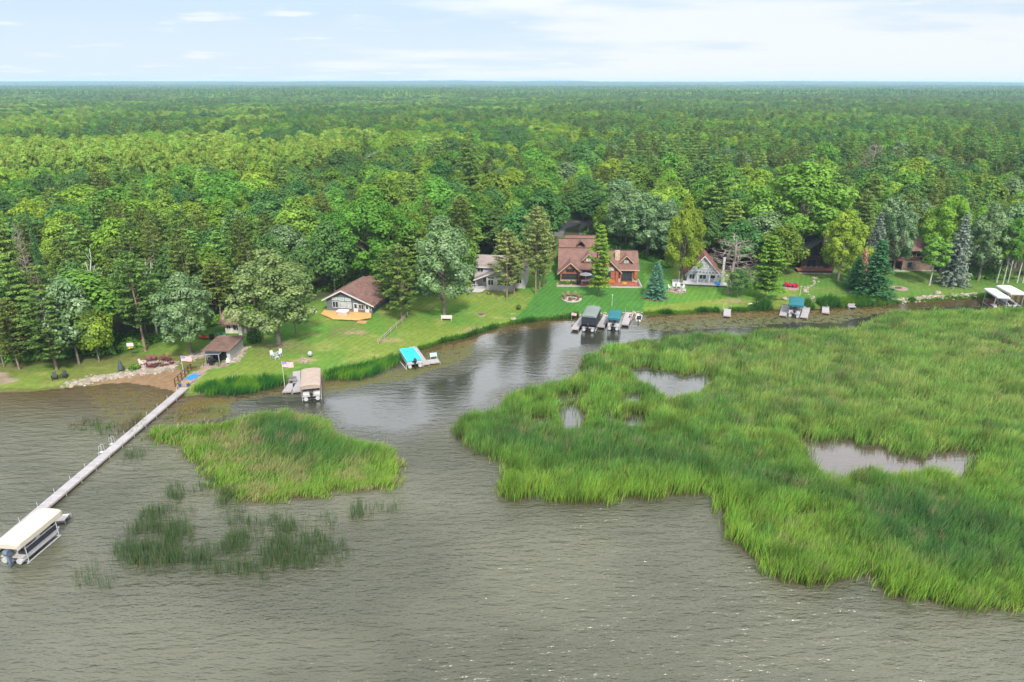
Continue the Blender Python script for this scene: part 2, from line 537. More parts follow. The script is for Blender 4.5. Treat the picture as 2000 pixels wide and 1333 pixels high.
ISLE = [(282, 858), (300, 866), (349, 870), (353, 892), (388, 914), (405, 938), (442, 974), (506, 986), (562, 978), (645, 976), (655, 960), (705, 964), (776, 954),
        (783, 922), (770, 892), (772, 882), (712, 870), (660, 862), (648, 835), (628, 818), (560, 814), (500, 816), (455, 828), (412, 834), (356, 834), (320, 836), (290, 842)]
SHORE_REEDS = [[(374, 768), (388, 757), (420, 748), (470, 744), (560, 740), (556, 754), (520, 764), (470, 772), (440, 775), (400, 774)],
               [(628, 735), (640, 744), (705, 745), (735, 733), (775, 712), (783, 700), (750, 706), (700, 720)]]
MARSH_W, ISLE_W = W(MARSH), W(ISLE)
PONDS_W = [W(p) for p in PONDS]
SHORE_W = [W(p) for p in SHORE_REEDS]

# ------------------------------------------------------------------ water
X, Y, Q = grid(axis(-90, 135, .5, -900, 900, 1.25), axis(36, 150, .5, -120, 220, 1.3))
j1 = X + (fbm(X * .6, Y * .6, 71, 3) - .5) * 2.2
j2 = Y + (fbm(X * .6, Y * .6, 81, 3) - .5) * 2.2
weed = np.zeros(len(X))


def wadd(pts, v):
    global weed
    p = W(pts); ins = inpoly(j1, j2, p); d = pdist(j1, j2, p)
    weed = np.maximum(weed, v * np.clip(np.where(ins, d, -d) / 1.6 + .5, 0, 1))


wadd([(150, 762), (250, 752), (330, 768), (356, 782), (330, 806), (280, 830), (220, 835), (180, 800)], .72)
wadd([(372, 778), (440, 775), (560, 765), (560, 772), (470, 778), (455, 812), (400, 822), (320, 832), (340, 800)], .93)
wadd([(560, 745), (640, 745), (735, 735), (790, 708), (860, 678), (910, 664), (938, 662), (930, 690), (905, 712), (860, 722), (810, 740), (740, 752), (660, 768), (600, 775)], .86)
wadd([(900, 664), (960, 645), (1060, 628), (1100, 628), (1060, 645), (1000, 660), (940, 690)], .55)
wadd([(1236, 622), (1300, 616), (1480, 608), (1600, 605), (1740, 600), (1760, 606), (1690, 622), (1640, 634), (1560, 632), (1480, 640), (1380, 644), (1300, 648), (1240, 642)], .80)
wadd([(1760, 598), (1860, 590), (2000, 590), (2000, 604), (1900, 606), (1780, 604)], .55)
wadd([(700, 740), (800, 742), (830, 760), (790, 780), (690, 765)], .40)
wadd([(870, 880), (990, 930), (960, 985), (900, 960), (850, 900)], .22)
wadd([(260, 1000), (680, 1060), (680, 1110), (500, 1140), (220, 1120)], .10)
mw_ = np.zeros(len(X))
for p in [MARSH_W, ISLE_W] + SHORE_W:
    ins = inpoly(X, Y, p); d = pdist(X, Y, p)
    mw_ = np.maximum(mw_, np.clip(np.where(ins, d, -d) / 1.2 + .4, 0, 1))
pond = np.zeros(len(X))
for p in PONDS_W:
    ins = inpoly(X, Y, p); d = pdist(X, Y, p)
    pond = np.maximum(pond, np.clip(np.where(ins, d, -d) / .6 + .5, 0, 1))
mw_ = mw_ * (1 - pond)
mud = np.zeros(len(X))
for p in (PONDS_W[1], PONDS_W[8]):
    ins = inpoly(X, Y, p); d = pdist(X, Y, p)
    mud = np.maximum(mud, np.clip(np.where(ins, d, -d) / .6 + .5, 0, 1))
ch = W([(455, 800), (480, 778), (640, 770), (800, 745), (920, 715), (1000, 660), (1100, 630), (1300, 650), (1120, 690), (1110, 745), (980, 770), (960, 800), (890, 812), (860, 835), (780, 860), (650, 840), (620, 800)])
ins = inpoly(X, Y, ch); d = pdist(X, Y, ch)
calm = np.clip(np.where(ins, d, -d) / 6 + .5, 0, 1)
calm = np.maximum(calm, pond)
calm = np.maximum(calm, np.clip((Y - 108) / 10, 0, 1))
D = ys(X) - Y
shallow = np.clip(1 - D / 14, 0, 1) * ((X < -45) | (D < 5))
lake = np.clip(.5 + (fbm(X * .06 + 9, Y * .09, 91, 4) - .5) * 3.2, 0, 1)
wm, nt, out = new_mat('lake_water')
N = NT(nt)
tco = N.n('ShaderNodeTexCoord').outputs['Object']
A = lambda n: N.n('ShaderNodeAttribute', attribute_name=n).outputs['Fac']
aw, ac, am, ash, al = A('weed'), A('calm'), A('litter'), A('shallow'), A('lake')
fn = N.noise(tco, .9, 6, .68); fn2 = N.noise(tco, 3.2, 4, .7); fn3 = N.noise(tco, 14, 2, .7)
wf = N.math('ADD', N.math('MULTIPLY', fn, .52), N.math('ADD', N.math('MULTIPLY', fn2, .33), N.math('MULTIPLY', fn3, .15)))
wmask = N.ramp(N.math('ADD', wf, N.math('MULTIPLY', N.math('SUBTRACT', aw, .66), .30)), .495, .575)
wmask = N.math('MULTIPLY', wmask, N.ramp(aw, .03, .14))
deep = N.mix(al, (.052, .053, .033), (.080, .080, .052))
deep = N.mix(ac, deep, (.026, .027, .020))
deep = N.mix(ash, deep, (.060, .042, .016))
deep = N.mix(N.math('MULTIPLY', A('mud'), N.ramp(fn, .30, .55)), deep, (.050, .034, .022))
wc = N.mix(N.ramp(fn2, .35, .65), (.034, .036, .010), (.105, .092, .026))
wc = N.mix(N.ramp(fn3, .45, .7), wc, (.085, .105, .028))
lit = N.mix(N.ramp(fn2, .4, .6), (.022, .020, .010), (.065, .048, .022))
wc = N.mix(N.math('MULTIPLY', ash, .75), wc, N.mix(N.ramp(fn2, .38, .62), (.030, .018, .006), (.125, .075, .016)))
base = N.mix(wmask, deep, wc)
base = N.mix(am, base, lit)
solid = N.math('MAXIMUM', wmask, am)
# wind waves: long crests across the view, and fine chop; the channel is calmer
m1 = N.n('ShaderNodeMapping', {'Vector': tco, 'Rotation': (0, 0, R(-16)), 'Scale': (.36, 1.15, 1)}).outputs[0]
w1 = N.noise(m1, 1.0, 3, .55)
m2 = N.n('ShaderNodeMapping', {'Vector': tco, 'Rotation': (0, 0, R(12)), 'Scale': (1.0, 2.6, 1)}).outputs[0]
w2 = N.noise(m2, 1.3, 3, .6)
hgt = N.math('ADD', N.math('MULTIPLY', w1, 1.0), N.math('MULTIPLY', w2, .42))
amp = N.math('SUBTRACT', 1.0, N.math('MULTIPLY', ac, .90))
amp = N.math('MULTIPLY', amp, N.math('SUBTRACT', 1.0, N.math('MULTIPLY', solid, .8)))
bmp = N.n('ShaderNodeBump', {'Strength': 1.0, 'Distance': N.math('MULTIPLY', N.math('MULTIPLY', amp, .44), N.math('ADD', .55, N.math('MULTIPLY', N.noise(tco, .045, 3, .5), .9))), 'Height': hgt})
pb = N.n('ShaderNodeBsdfPrincipled', {'Base Color': base, 'Roughness': N.math('ADD', N.math('SUBTRACT', .16, N.math('MULTIPLY', ac, .13)), N.math('MULTIPLY', solid, .75)), 'IOR': N.math('ADD', 1.5, N.math('MULTIPLY', ac, .35)),
                                      'Specular IOR Level': N.math('SUBTRACT', .5, N.math('MULTIPLY', solid, .38)), 'Normal': bmp.outputs[0]})
nt.links.new(pb.outputs[0], out.inputs[0])
wz = np.zeros(len(X))
lake_o = link('water', np_mesh('water', np.stack([X, Y, wz], 1), Q, {'weed': weed, 'calm': calm, 'litter': mw_, 'shallow': shallow, 'lake': lake, 'mud': mud}, [wm]))
tag(lake_o, kind='structure')

# ------------------------------------------------------------------ air
HAZE = True
if HAZE:
    hb = MB().box(-13500, 13500, -500, 16000, -4.0, 78.0)
    hm, nt, out = new_mat('air')
    N = NT(nt)
    pv = N.n('ShaderNodeVolumePrincipled', {'Color': (.52, .75, 1.0, 1), 'Density': .000108, 'Anisotropy': .1})
    nt.links.new(pv.outputs[0], out.inputs['Volume'])
    tag(hb.build('haze', hm), kind='stuff')

# ------------------------------------------------------------------ reeds and grass
def blade_mat(name, tr=.35):
    m, nt, out = new_mat(name)
    N = NT(nt)
    c = N.n('ShaderNodeAttribute', attribute_name='col').outputs['Color']
    d = N.n('ShaderNodeBsdfDiffuse', {'Color': c}); t = N.n('ShaderNodeBsdfTranslucent', {'Color': c})
    mx = N.n('ShaderNodeMixShader', {0: tr, 1: d.outputs[0], 2: t.outputs[0]})
    nt.links.new(mx.outputs[0], out.inputs[0])
    return m


BLADE = blade_mat('reed_blade')


def scatter(polys, dens, holes=(), margin=160, edge=.5, jit=.7):
    """random ground points in polygons; dens(Y) per square metre"""
    P = []
    for poly in polys:
        a = np.array(poly)
        x0, y0 = a.min(0) - .6; x1, y1 = a.max(0) + .6
        x0 = max(x0, -130); x1 = min(x1, 160)
        y0 = max(y0, 30)
        dm = dens(np.array([y0]))[0]
        n = int((x1 - x0) * (y1 - y0) * dm)
        x = rng.uniform(x0, x1, n); y = rng.uniform(y0, y1, n)
        k = rng.random(n) < dens(y) / dm
        px = 1000 + F * x / (y * 1.0 + 12)
        k &= (px > -margin) & (px < 2000 + margin)
        x, y = x[k], y[k]
        fr_ = np.abs(rng.normal(0, .45, len(x))); an_ = rng.uniform(0, 6.28, len(x))
        xx = x + (fbm(x * .8, y * .8, 101, 2) - .5) * jit * 3 + fr_ * np.cos(an_); yy = y + (fbm(x * .8, y * .8, 111, 2) - .5) * jit * 3 + fr_ * np.sin(an_)
        ins = inpoly(xx, yy, poly)
        for h in holes: ins &= ~inpoly(xx, yy, h)
        P.append(np.stack([x[ins], y[ins]], 1))
    return np.concatenate(P)


def blades(name, P, z0, h, w, c_low, c_top, lean=(.22, .05), spread=.16, droop=.25):
    n = len(P)
    yaw = rng.uniform(0, math.pi, n)
    ux, uy = np.cos(yaw) * w * .5, np.sin(yaw) * w * .5
    lx = (lean[0] + rng.normal(0, spread, n)) * h; ly = (lean[1] + rng.normal(0, spread, n)) * h
    V = np.zeros((n, 6, 3), np.float32)
    for k, (f, l, ws) in enumerate(((0, 0, .8), (.55, .32, 1.0), (1.0, 1.0, .15))):
        zz = z0 + h * (f if f < 1 else 1 - droop * np.clip(np.hypot(lx, ly) / h, 0, 1))
        for q, sg in enumerate((-1, 1)):
            V[:, k * 2 + q, 0] = P[:, 0] + lx * l + sg * ux * ws
            V[:, k * 2 + q, 1] = P[:, 1] + ly * l + sg * uy * ws
            V[:, k * 2 + q, 2] = zz
    b = np.arange(n)[:, None] * 6
    Q = np.concatenate([b + np.array([[0, 1, 3, 2]]), b + np.array([[2, 3, 5, 4]])], 0)
    C = np.zeros((n, 6, 3), np.float32)
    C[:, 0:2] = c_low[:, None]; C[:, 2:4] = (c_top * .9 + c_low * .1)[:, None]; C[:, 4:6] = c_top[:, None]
    return np_mesh(name, V.reshape(-1, 3), Q, {'col': C.reshape(-1, 3)}, [BLADE])


def zonemask(x, y, px, soft=2.5):
    p = W(px, .9)
    ins = inpoly(x, y, p); d = pdist(x, y, p)
    return np.clip(np.where(ins, d, -d) / soft * .5 + .5, 0, 1)


def reed_colors(x, y, edge, isl=False):
    n = len(x)
    a = fbm(x * .07, y * .11, 121, 4); b = fbm(x * .3, y * .45, 131, 3); c = fbm(x * .9, y * .9, 141, 2)
    top = np.tile(np.array([.085, .200, .022]), (n, 1))
    top = lerp(top, (.050, .140, .022), np.clip((a - .42) * 4, 0, 1) * .8)
    top = lerp(top, (.145, .245, .028), np.clip((b - .46) * 5, 0, 1) * .75)
    top *= (.72 + .56 * np.clip((fbm(x * .55, y * .8, 145, 3) - .3) * 2.4, 0, 1))[:, None]
    if isl:
        dk = zonemask(x, y, [(470, 815), (560, 806), (650, 840), (700, 862), (770, 880), (690, 900), (560, 905), (500, 875)])
        yl = zonemask(x, y, [(360, 870), (480, 870), (560, 915), (770, 915), (770, 950), (640, 970), (500, 975), (400, 930)])
    else:
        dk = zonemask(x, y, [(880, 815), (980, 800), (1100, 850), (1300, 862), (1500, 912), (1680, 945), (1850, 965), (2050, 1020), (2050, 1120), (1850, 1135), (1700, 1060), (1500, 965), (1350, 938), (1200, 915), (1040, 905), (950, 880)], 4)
        yl = zonemask(x, y, [(1690, 640), (2100, 600), (2200, 820), (1800, 840), (1600, 820), (1450, 760), (1500, 700)], 14) * .75
        yl = np.maximum(yl, zonemask(x, y, [(1368, 700), (1420, 690), (1445, 715), (1400, 740), (1372, 725)], 1.5))
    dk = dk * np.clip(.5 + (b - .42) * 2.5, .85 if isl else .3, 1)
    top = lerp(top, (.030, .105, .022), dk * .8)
    top = lerp(top, (.150, .235, .040), yl * np.clip(.4 + (b - .3) * 1.6, 0, 1))
    fr = np.clip(1 - edge / 5.5, 0, 1)
    if not isl: fr = fr * np.clip((80 - y) / 12, .1, 1)
    top = lerp(top, (.135, .270, .020), fr * (1 - dk * .5) * .8)
    st = np.clip((c - .60) * 8, 0, 1) * np.clip((a - .45) * 5, 0, 1)
    if isl: st = np.maximum(st, np.clip((b - .56) * 9, 0, 1) * (1 - dk) * .8)
    top = lerp(top, (.24, .205, .08), st * (.55 if isl else .40))
    top = top * np.array([1.02, .90, 1.45]); top *= 1.50 * rng.uniform(.68, 1.32, n)[:, None]
    top[:, 0] *= rng.uniform(.8, 1.25, n)
    k = rng.random(n) < .02 + .05 * np.clip(1 - edge / 1.2, 0, 1)
    top[k] = np.array([.30, .24, .11]) * rng.uniform(.6, 1.1, k.sum())[:, None]
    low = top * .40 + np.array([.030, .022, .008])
    return low, top


dn = lambda y: np.interp(y, [48, 62, 80, 100, 125], [115, 92, 60, 44, 34])
P = scatter([MARSH_W], dn, PONDS_W)
e = pdist(P[:, 0], P[:, 1], MARSH_W)
for p in PONDS_W: e = np.minimum(e, pdist(P[:, 0], P[:, 1], p))
k = rng.random(len(P)) < np.clip(.35 + e / 1.2, 0, 1)
P, e = P[k], e[k]
lo_, tp_ = reed_colors(P[:, 0], P[:, 1], e)
cl_ = fbm(P[:, 0] * .35, P[:, 1] * .35, 151, 3); c2_ = vnoise(P[:, 0] * 1.3, P[:, 1] * 1.3, 161)
tuft = np.clip((vnoise(P[:, 0] * .42 + 3, P[:, 1] * .55, 163) - .74) * 7, 0, 1)
lo_ = lo_ * (1 - .30 * tuft[:, None]); tp_ = tp_ * (1 - .30 * tuft[:, None])
h = (.85 + 1.9 * cl_ + .50 * c2_ + .45 * tuft) * np.clip(.6 + e / 2.5, 0, 1) * rng.uniform(.75, 1.15, len(P)) * np.interp(P[:, 1], [60, 110, 130], [1.0, .85, .75])
w = np.interp(P[:, 1], [48, 70, 100, 130], [.042, .050, .070, .092]) * rng.uniform(.7, 1.3, len(P))
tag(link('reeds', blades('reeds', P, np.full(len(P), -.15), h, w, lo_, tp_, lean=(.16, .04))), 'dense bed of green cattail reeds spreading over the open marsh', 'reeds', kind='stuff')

P = scatter([ISLE_W], dn)
e = pdist(P[:, 0], P[:, 1], ISLE_W)
k = rng.random(len(P)) < np.clip(.3 + e / 1.5, 0, 1)
P, e = P[k], e[k]
lo_, tp_ = reed_colors(P[:, 0], P[:, 1], e, True)
cl_ = fbm(P[:, 0] * .4, P[:, 1] * .4, 171, 3)
dkz = zonemask(P[:, 0], P[:, 1], [(470, 815), (560, 806), (650, 840), (700, 862), (770, 880), (690, 900), (560, 905), (500, 875)])
h = (.70 + 1.1 * cl_ + 1.1 * dkz) * np.clip(.6 + e / 2.5, 0, 1) * rng.uniform(.75, 1.15, len(P))
w = np.interp(P[:, 1], [48, 70, 100], [.05, .06, .08]) * rng.uniform(.7, 1.3, len(P))
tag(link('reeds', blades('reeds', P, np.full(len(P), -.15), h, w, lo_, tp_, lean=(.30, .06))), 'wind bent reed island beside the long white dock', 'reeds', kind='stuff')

P = scatter(SHORE_W, lambda y: np.full(np.shape(y), 42.0), jit=.5)
xs_, ysn_ = P[:, 0], P[:, 1]
b = fbm(xs_ * .4, ysn_ * .4, 181, 3)
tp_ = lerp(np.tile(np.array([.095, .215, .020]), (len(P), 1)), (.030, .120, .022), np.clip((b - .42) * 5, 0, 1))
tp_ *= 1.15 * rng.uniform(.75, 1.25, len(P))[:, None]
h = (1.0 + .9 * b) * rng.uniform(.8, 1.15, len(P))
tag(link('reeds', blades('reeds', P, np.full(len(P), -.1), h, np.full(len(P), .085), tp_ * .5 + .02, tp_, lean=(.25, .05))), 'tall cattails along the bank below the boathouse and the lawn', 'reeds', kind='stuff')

# grass fringe along the bank
n = 26000
x = rng.uniform(-30, 112, n); d0 = np.abs(rng.normal(0, .55, n)) - .35
y = ys(x) + d0
g1 = fbm(x * .25, x * 0 + 2, 191, 3)
right = np.clip((x - 50) / 4, 0, 1) * np.clip((83 - x) / 4, 0, 1)
h = (.35 + .75 * np.clip((g1 - .35) * 2.5, 0, 1) + .95 * right) * rng.uniform(.6, 1.2, n)
y = y + right * rng.uniform(-.5, 3.0, n)
gapx = np.zeros(n, bool)
for px0, px1 in ((1128, 1250), (1410, 1430), (1520, 1586), (1604, 1620), (790, 815)):
    gapx |= (x > flat(px0, 615)[0]) & (x < flat(px1, 615)[0])
keep = ~gapx
x, y, h, g1 = x[keep], y[keep], h[keep], g1[keep]
tp_ = lerp(np.tile(np.array([.105, .220, .022]), (len(x), 1)), (.04, .125, .02), np.clip((g1 - .4) * 4, 0, 1)) * rng.uniform(.6, 1.35, len(x))[:, None]
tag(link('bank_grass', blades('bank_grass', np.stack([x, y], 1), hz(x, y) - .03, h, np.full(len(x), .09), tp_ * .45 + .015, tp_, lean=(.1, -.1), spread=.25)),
    'uncut grass fringe along the lawn edge', 'grass', kind='stuff')

# thin bulrushes standing in open water
BUL = [([(280, 1000), (365, 990), (372, 1045), (400, 1075), (445, 1060), (470, 1020), (560, 1010), (610, 1035), (660, 1065), (685, 1092), (600, 1110), (520, 1122), (495, 1140), (440, 1124), (330, 1128),
         (270, 1130), (232, 1112), (222, 1080)], 11), ([(148, 1120), (215, 1098), (222, 1150), (160, 1148)], 5), ([(695, 985), (740, 980), (735, 1022), (700, 1022)], 11),
       ([(428, 950), (475, 965), (478, 1020), (445, 1030)], 10), ([(318, 958), (362, 955), (360, 980), (322, 980)], 12), ([(384, 940), (425, 945), (425, 975), (390, 972)], 10),
       ([(232, 880), (300, 876), (300, 902), (236, 904)], 4), ([(750, 985), (780, 985), (775, 1010), (750, 1008)], 3), ([(630, 1010), (655, 1008), (655, 1040), (632, 1040)], 3)]
PP = []
for pl, dd in BUL:
    p = scatter([W(pl)], lambda y, dd=dd: np.full(np.shape(y), dd * 7.0), jit=.9)
    f = fbm(p[:, 0] * .45, p[:, 1] * .6, 201, 3)
    PP.append(p[rng.random(len(p)) < np.clip((f - .33) * 2.6, .12, 1)])
P = np.concatenate(PP)
tp_ = np.tile(np.array([.062, .112, .040]), (len(P), 1)) * rng.uniform(.6, 1.4, len(P))[:, None]
k = rng.random(len(P)) < .12; tp_[k] = np.array([.13, .15, .04])
h = rng.uniform(.7, 1.7, len(P))
tag(link('bulrushes', blades('bulrushes', P, np.full(len(P), -.1), h, np.full(len(P), .032), tp_ * .8, tp_, lean=(.05, .02), spread=.11, droop=.05)),
    'thin dark bulrushes standing in the open water beyond the reed island', 'bulrushes', kind='stuff')
P = scatter([W([(137, 838), (160, 822), (230, 828), (262, 815), (282, 818), (276, 838), (262, 850), (200, 855)])], lambda y: np.full(np.shape(y), 20.0), jit=.8)
f = fbm(P[:, 0] * .3, P[:, 1] * .3, 211, 2)
P = P[rng.random(len(P)) < np.clip((f - .25) * 3, .15, 1)]
f = fbm(P[:, 0] * .3 + 5, P[:, 1] * .3, 221, 2)
tp_ = lerp(np.tile(np.array([.065, .15, .022]), (len(P), 1)), (.15, .13, .065), np.clip((f - .45) * 6, 0, 1)) * rng.uniform(.6, 1.35, len(P))[:, None]
tag(link('reeds', blades('reeds', P, np.full(len(P), -.1), rng.uniform(.6, 1.2, len(P)), np.full(len(P), .07), tp_ * .5 + .02, tp_, lean=(.25, .05))),
    'sparse brownish reed patch in the shallows by the beach', 'reeds', kind='stuff')
P = scatter([W([(296, 846), (330, 812), (372, 796), (430, 800), (462, 818), (420, 842), (350, 850)])], lambda y: np.full(np.shape(y), 22.0), jit=.9)
f = fbm(P[:, 0] * .35, P[:, 1] * .35, 231, 3)
P = P[rng.random(len(P)) < np.clip((f - .32) * 3, .08, 1)]
f = fbm(P[:, 0] * .3 + 5, P[:, 1] * .3, 241, 2)
tp_ = lerp(np.tile(np.array([.085, .165, .026]), (len(P), 1)), (.19, .16, .085), np.clip((f - .45) * 6, 0, 1)) * rng.uniform(.6, 1.35, len(P))[:, None]
tag(link('reeds', blades('reeds', P, np.full(len(P), -.1), rng.uniform(.4, .95, len(P)), np.full(len(P), .07), tp_ * .5 + .02, tp_, lean=(.25, .05))),
    'low brown green sedge between the long dock and the reed island', 'reeds', kind='stuff')

# ------------------------------------------------------------------ trees
def leaf_mat(name, dark, light, hue=.03, val=.35, tr=.30, gloss=.0, pale=None):
    m, nt, out = new_mat(name)
    N = NT(nt)
    dark = tuple(q * 1.3 for q in dark); light = (light[0] * 2.0, light[1] * 1.74, light[2] * 1.65)
    t = N.n('ShaderNodeAttribute', attribute_name='tone').outputs['Fac']
    rnd = N.n('ShaderNodeObjectInfo').outputs['Random']
    c = N.mix(N.ramp(t, .05, .95), dark, light)
    if pale: c = N.mix(N.ramp(t, .74, .90), c, pale)
    r2 = N.math('FRACT', N.math('MULTIPLY', rnd, 7.31))
    h = N.math('ADD', .5 - hue * .72, N.math('MULTIPLY', rnd, hue))
    v = N.math('ADD', 1 - val / 2, N.math('MULTIPLY', r2, val))
    hs = N.n('ShaderNodeHueSaturation', {'Color': c, 'Hue': h, 'Value': v})
    d = N.n('ShaderNodeBsdfDiffuse', {'Color': hs.outputs[0]}); tl = N.n('ShaderNodeBsdfTranslucent', {'Color': hs.outputs[0]})
    mx = N.n('ShaderNodeMixShader', {0: tr, 1: d.outputs[0], 2: tl.outputs[0]}).outputs[0]
    if gloss:
        gl = N.n('ShaderNodeBsdfGlossy', {'Color': (1, 1, 1, 1), 'Roughness': .45})
        mx = N.n('ShaderNodeMixShader', {0: gloss, 1: mx, 2: gl.outputs[0]}).outputs[0]
    nt.links.new(mx, out.inputs[0])
    return m


LEAF = {
    'green': leaf_mat('leaf_green', (.026, .078, .014), (.080, .182, .030), .05, .5),
    'bright': leaf_mat('leaf_bright', (.045, .112, .014), (.118, .222, .030), .04, .4),
    'aspen': leaf_mat('leaf_aspen', (.080, .140, .022), (.128, .225, .042), .03, .25),
    'dark': leaf_mat('leaf_dark', (.017, .055, .018), (.052, .128, .036), .04, .4),
    'silver': leaf_mat('leaf_silver', (.024, .068, .024), (.080, .155, .054), .03, .3, gloss=.03, pale=(.22, .285, .185)),
    'grey': leaf_mat('leaf_grey_green', (.034, .080, .022), (.105, .175, .048), .03, .3, gloss=.03, pale=(.19, .245, .115)),
    'pine': leaf_mat('needle_pine', (.018, .046, .014), (.060, .108, .026), .05, .4, .15),
    'wpine': leaf_mat('needle_white_pine', (.022, .070, .022), (.080, .160, .036), .05, .45, .15),
    'ppine': leaf_mat('needle_pale_pine', (.045, .085, .026), (.115, .165, .055), .03, .3, .15),
    'lime': leaf_mat('needle_bright_pine', (.030, .090, .014), (.090, .180, .026), .02, .2, .2),
    'spruce': leaf_mat('needle_spruce', (.012, .048, .022), (.034, .105, .038), .03, .35, .1),
    'blue': leaf_mat('needle_blue_spruce', (.034, .060, .048), (.098, .138, .112), .03, .25, .1),
    'bluebush': leaf_mat('needle_blue_green', (.018, .068, .040), (.052, .130, .080), .02, .2, .1),
    'brown': leaf_mat('needle_dead', (.10, .062, .040), (.23, .15, .10), .04, .4, .1),
    'rust': leaf_mat('needle_rust', (.17, .075, .025), (.34, .17, .06), .04, .3, .1),
}


def bark(name, c1, c2, sc=2.0):
    return mat(name, c1, .9, .35, sc, 'plain', c2, .4)


BARK = bark('bark_grey', (.15, .125, .10), (.05, .04, .03))
BARKP = bark('bark_pine', (.19, .13, .10), (.06, .04, .03))
BARKW = bark('bark_white', (.34, .32, .29), (.14, .125, .11))
BARKD = bark('bark_dead', (.22, .175, .16), (.1, .08, .07))


def unit(v): return v / (np.linalg.norm(v, axis=-1, keepdims=True) + 1e-9)


def leaves(C, Nn, size, asp, tone, g):
    """leaf-cluster quads at centres C facing Nn, folded rhombs"""
    n = len(C)
    r = unit(g.normal(size=(n, 3)))
    u = unit(np.cross(Nn, r)); v = np.cross(Nn, u)
    s = (size * g.uniform(.55, 1.4, n))[:, None]
    V = np.stack([C - u * s, C - v * s * asp + Nn * s * .12, C + u * s, C + v * s * asp + Nn * s * .12], 1)
    return V.reshape(-1, 3), np.repeat(tone, 4)


def leaf_mesh(name, parts, m):
    V = np.concatenate([p[0] for p in parts]); t = np.concatenate([p[1] for p in parts])
    return np_mesh(name, V, np.arange(len(V)).reshape(-1, 4), {'tone': np.clip(t, 0, 1)}, [m])


def broadleaf(seed, H=16.0, Rr=5.0, base=.22, lobes=34, nq=4200, leaf=.30, top=.62, irregular=.25, lr=(.22, .40)):
    """crown made of leaf clusters on many lobes round a branching frame; returns leaf parts and limb ends"""
    g = np.random.default_rng(seed)
    L = []
    hz_ = H * (1 - base) * .5
    cz = H * (1 + base) * .5
    ph = g.uniform(0, 6.28, 4)
    for i in range(lobes):
        zz = 1 - 1.62 * (i + .5) / lobes                     # more lobes over the dome than below it
        a = i * 2.39996 + g.uniform(-.35, .35)
        rxy = math.sqrt(max(0, 1 - zz * zz))
        env = 1 + irregular * (.55 * math.sin(a * 2 + ph[0]) + .45 * math.sin(a * 3 + ph[1] + zz * 2) + .45 * g.normal())
        rad = Rr * g.uniform(*lr)
        k = g.uniform(.80, 1.0) if i % 4 else g.uniform(.35, .7)
        flat_ = (abs(zz) ** top if zz > 0 else -abs(zz)) 
        c = np.array([math.cos(a) * max(Rr * rxy * env - rad * .75, 0) * k, math.sin(a) * max(Rr * rxy * env - rad * .75, 0) * k,
                      cz + flat_ * (hz_ - rad * .7) * (1 + .12 * g.normal())])
        L.append((c, rad, g.uniform()))
    parts = []
    tot = sum(o[1] ** 2 for o in L)
    cen = np.array([0, 0, H * (base + 1) * .5])
    for c, rad, tn in L:
        n = int(nq * rad ** 2 / tot) + 6
        d = unit(g.normal(size=(n * 2, 3)) + unit(c - cen) * .75 + np.array([0, 0, .3]))[:n]
        rr = rad * g.uniform(.55, 1.1, n) ** .6
        sub = .80 + .40 * vnoise(d[:, 0] * 2.3 + c[0], d[:, 1] * 2.3 + d[:, 2] * 3 + c[1], seed)
        P = c + d * (rr * sub)[:, None] * np.array([1, 1, .82])
        nn = unit(d * 1.0 + g.normal(size=(n, 3)) * .33 + np.array([0, 0, .45]))
        tone = .24 + .40 * tn + g.uniform(0, .28, n)
        parts.append(leaves(P, nn, leaf, .62, tone, g))
    return parts, [o[0] for o in L]


def limb_tube(mb, pts, r0, r1, n=5):
    for i in range(len(pts) - 1):
        a = r0 + (r1 - r0) * i / (len(pts) - 1); b = r0 + (r1 - r0) * (i + 1) / (len(pts) - 1)
        mb.tube(pts[i], pts[i + 1], a, b, n, False)


def trunk_mesh(name, H, r, ends, m, seed, fork=.3, lean=0.0, nl=9, n=7):
    g = random.Random(seed)
    mb = MB()
    P = [(0, 0, -.4)]
    k = 6
    for i in range(1, k + 1):
        f = i / k
        P.append((lean * H * f * f + g.uniform(-.12, .12) * r * 4 * f, g.uniform(-.12, .12) * r * 4 * f, H * .86 * f))
    limb_tube(mb, [P[0], (P[0][0], P[0][1], .25)] + P[1:], r * 1.25, r * .18, n)
    for e in g.sample(list(range(len(ends))), min(nl, len(ends))):
        e = ends[e]
        s = min(.8, max(fork, e[2] / H - .22))
        a = np.array([lean * H * s * s * .74, 0, H * .86 * s / .86 * .86]); b = np.array(e)
        md = (a + b) / 2 + np.array([0, 0, -.06 * np.linalg.norm(b - a)]) + np.array([g.uniform(-.3, .3), g.uniform(-.3, .3), 0])
        limb_tube(mb, [a, md, b], r * .42, r * .07, 5)
    return mb.mesh(name, m, True)


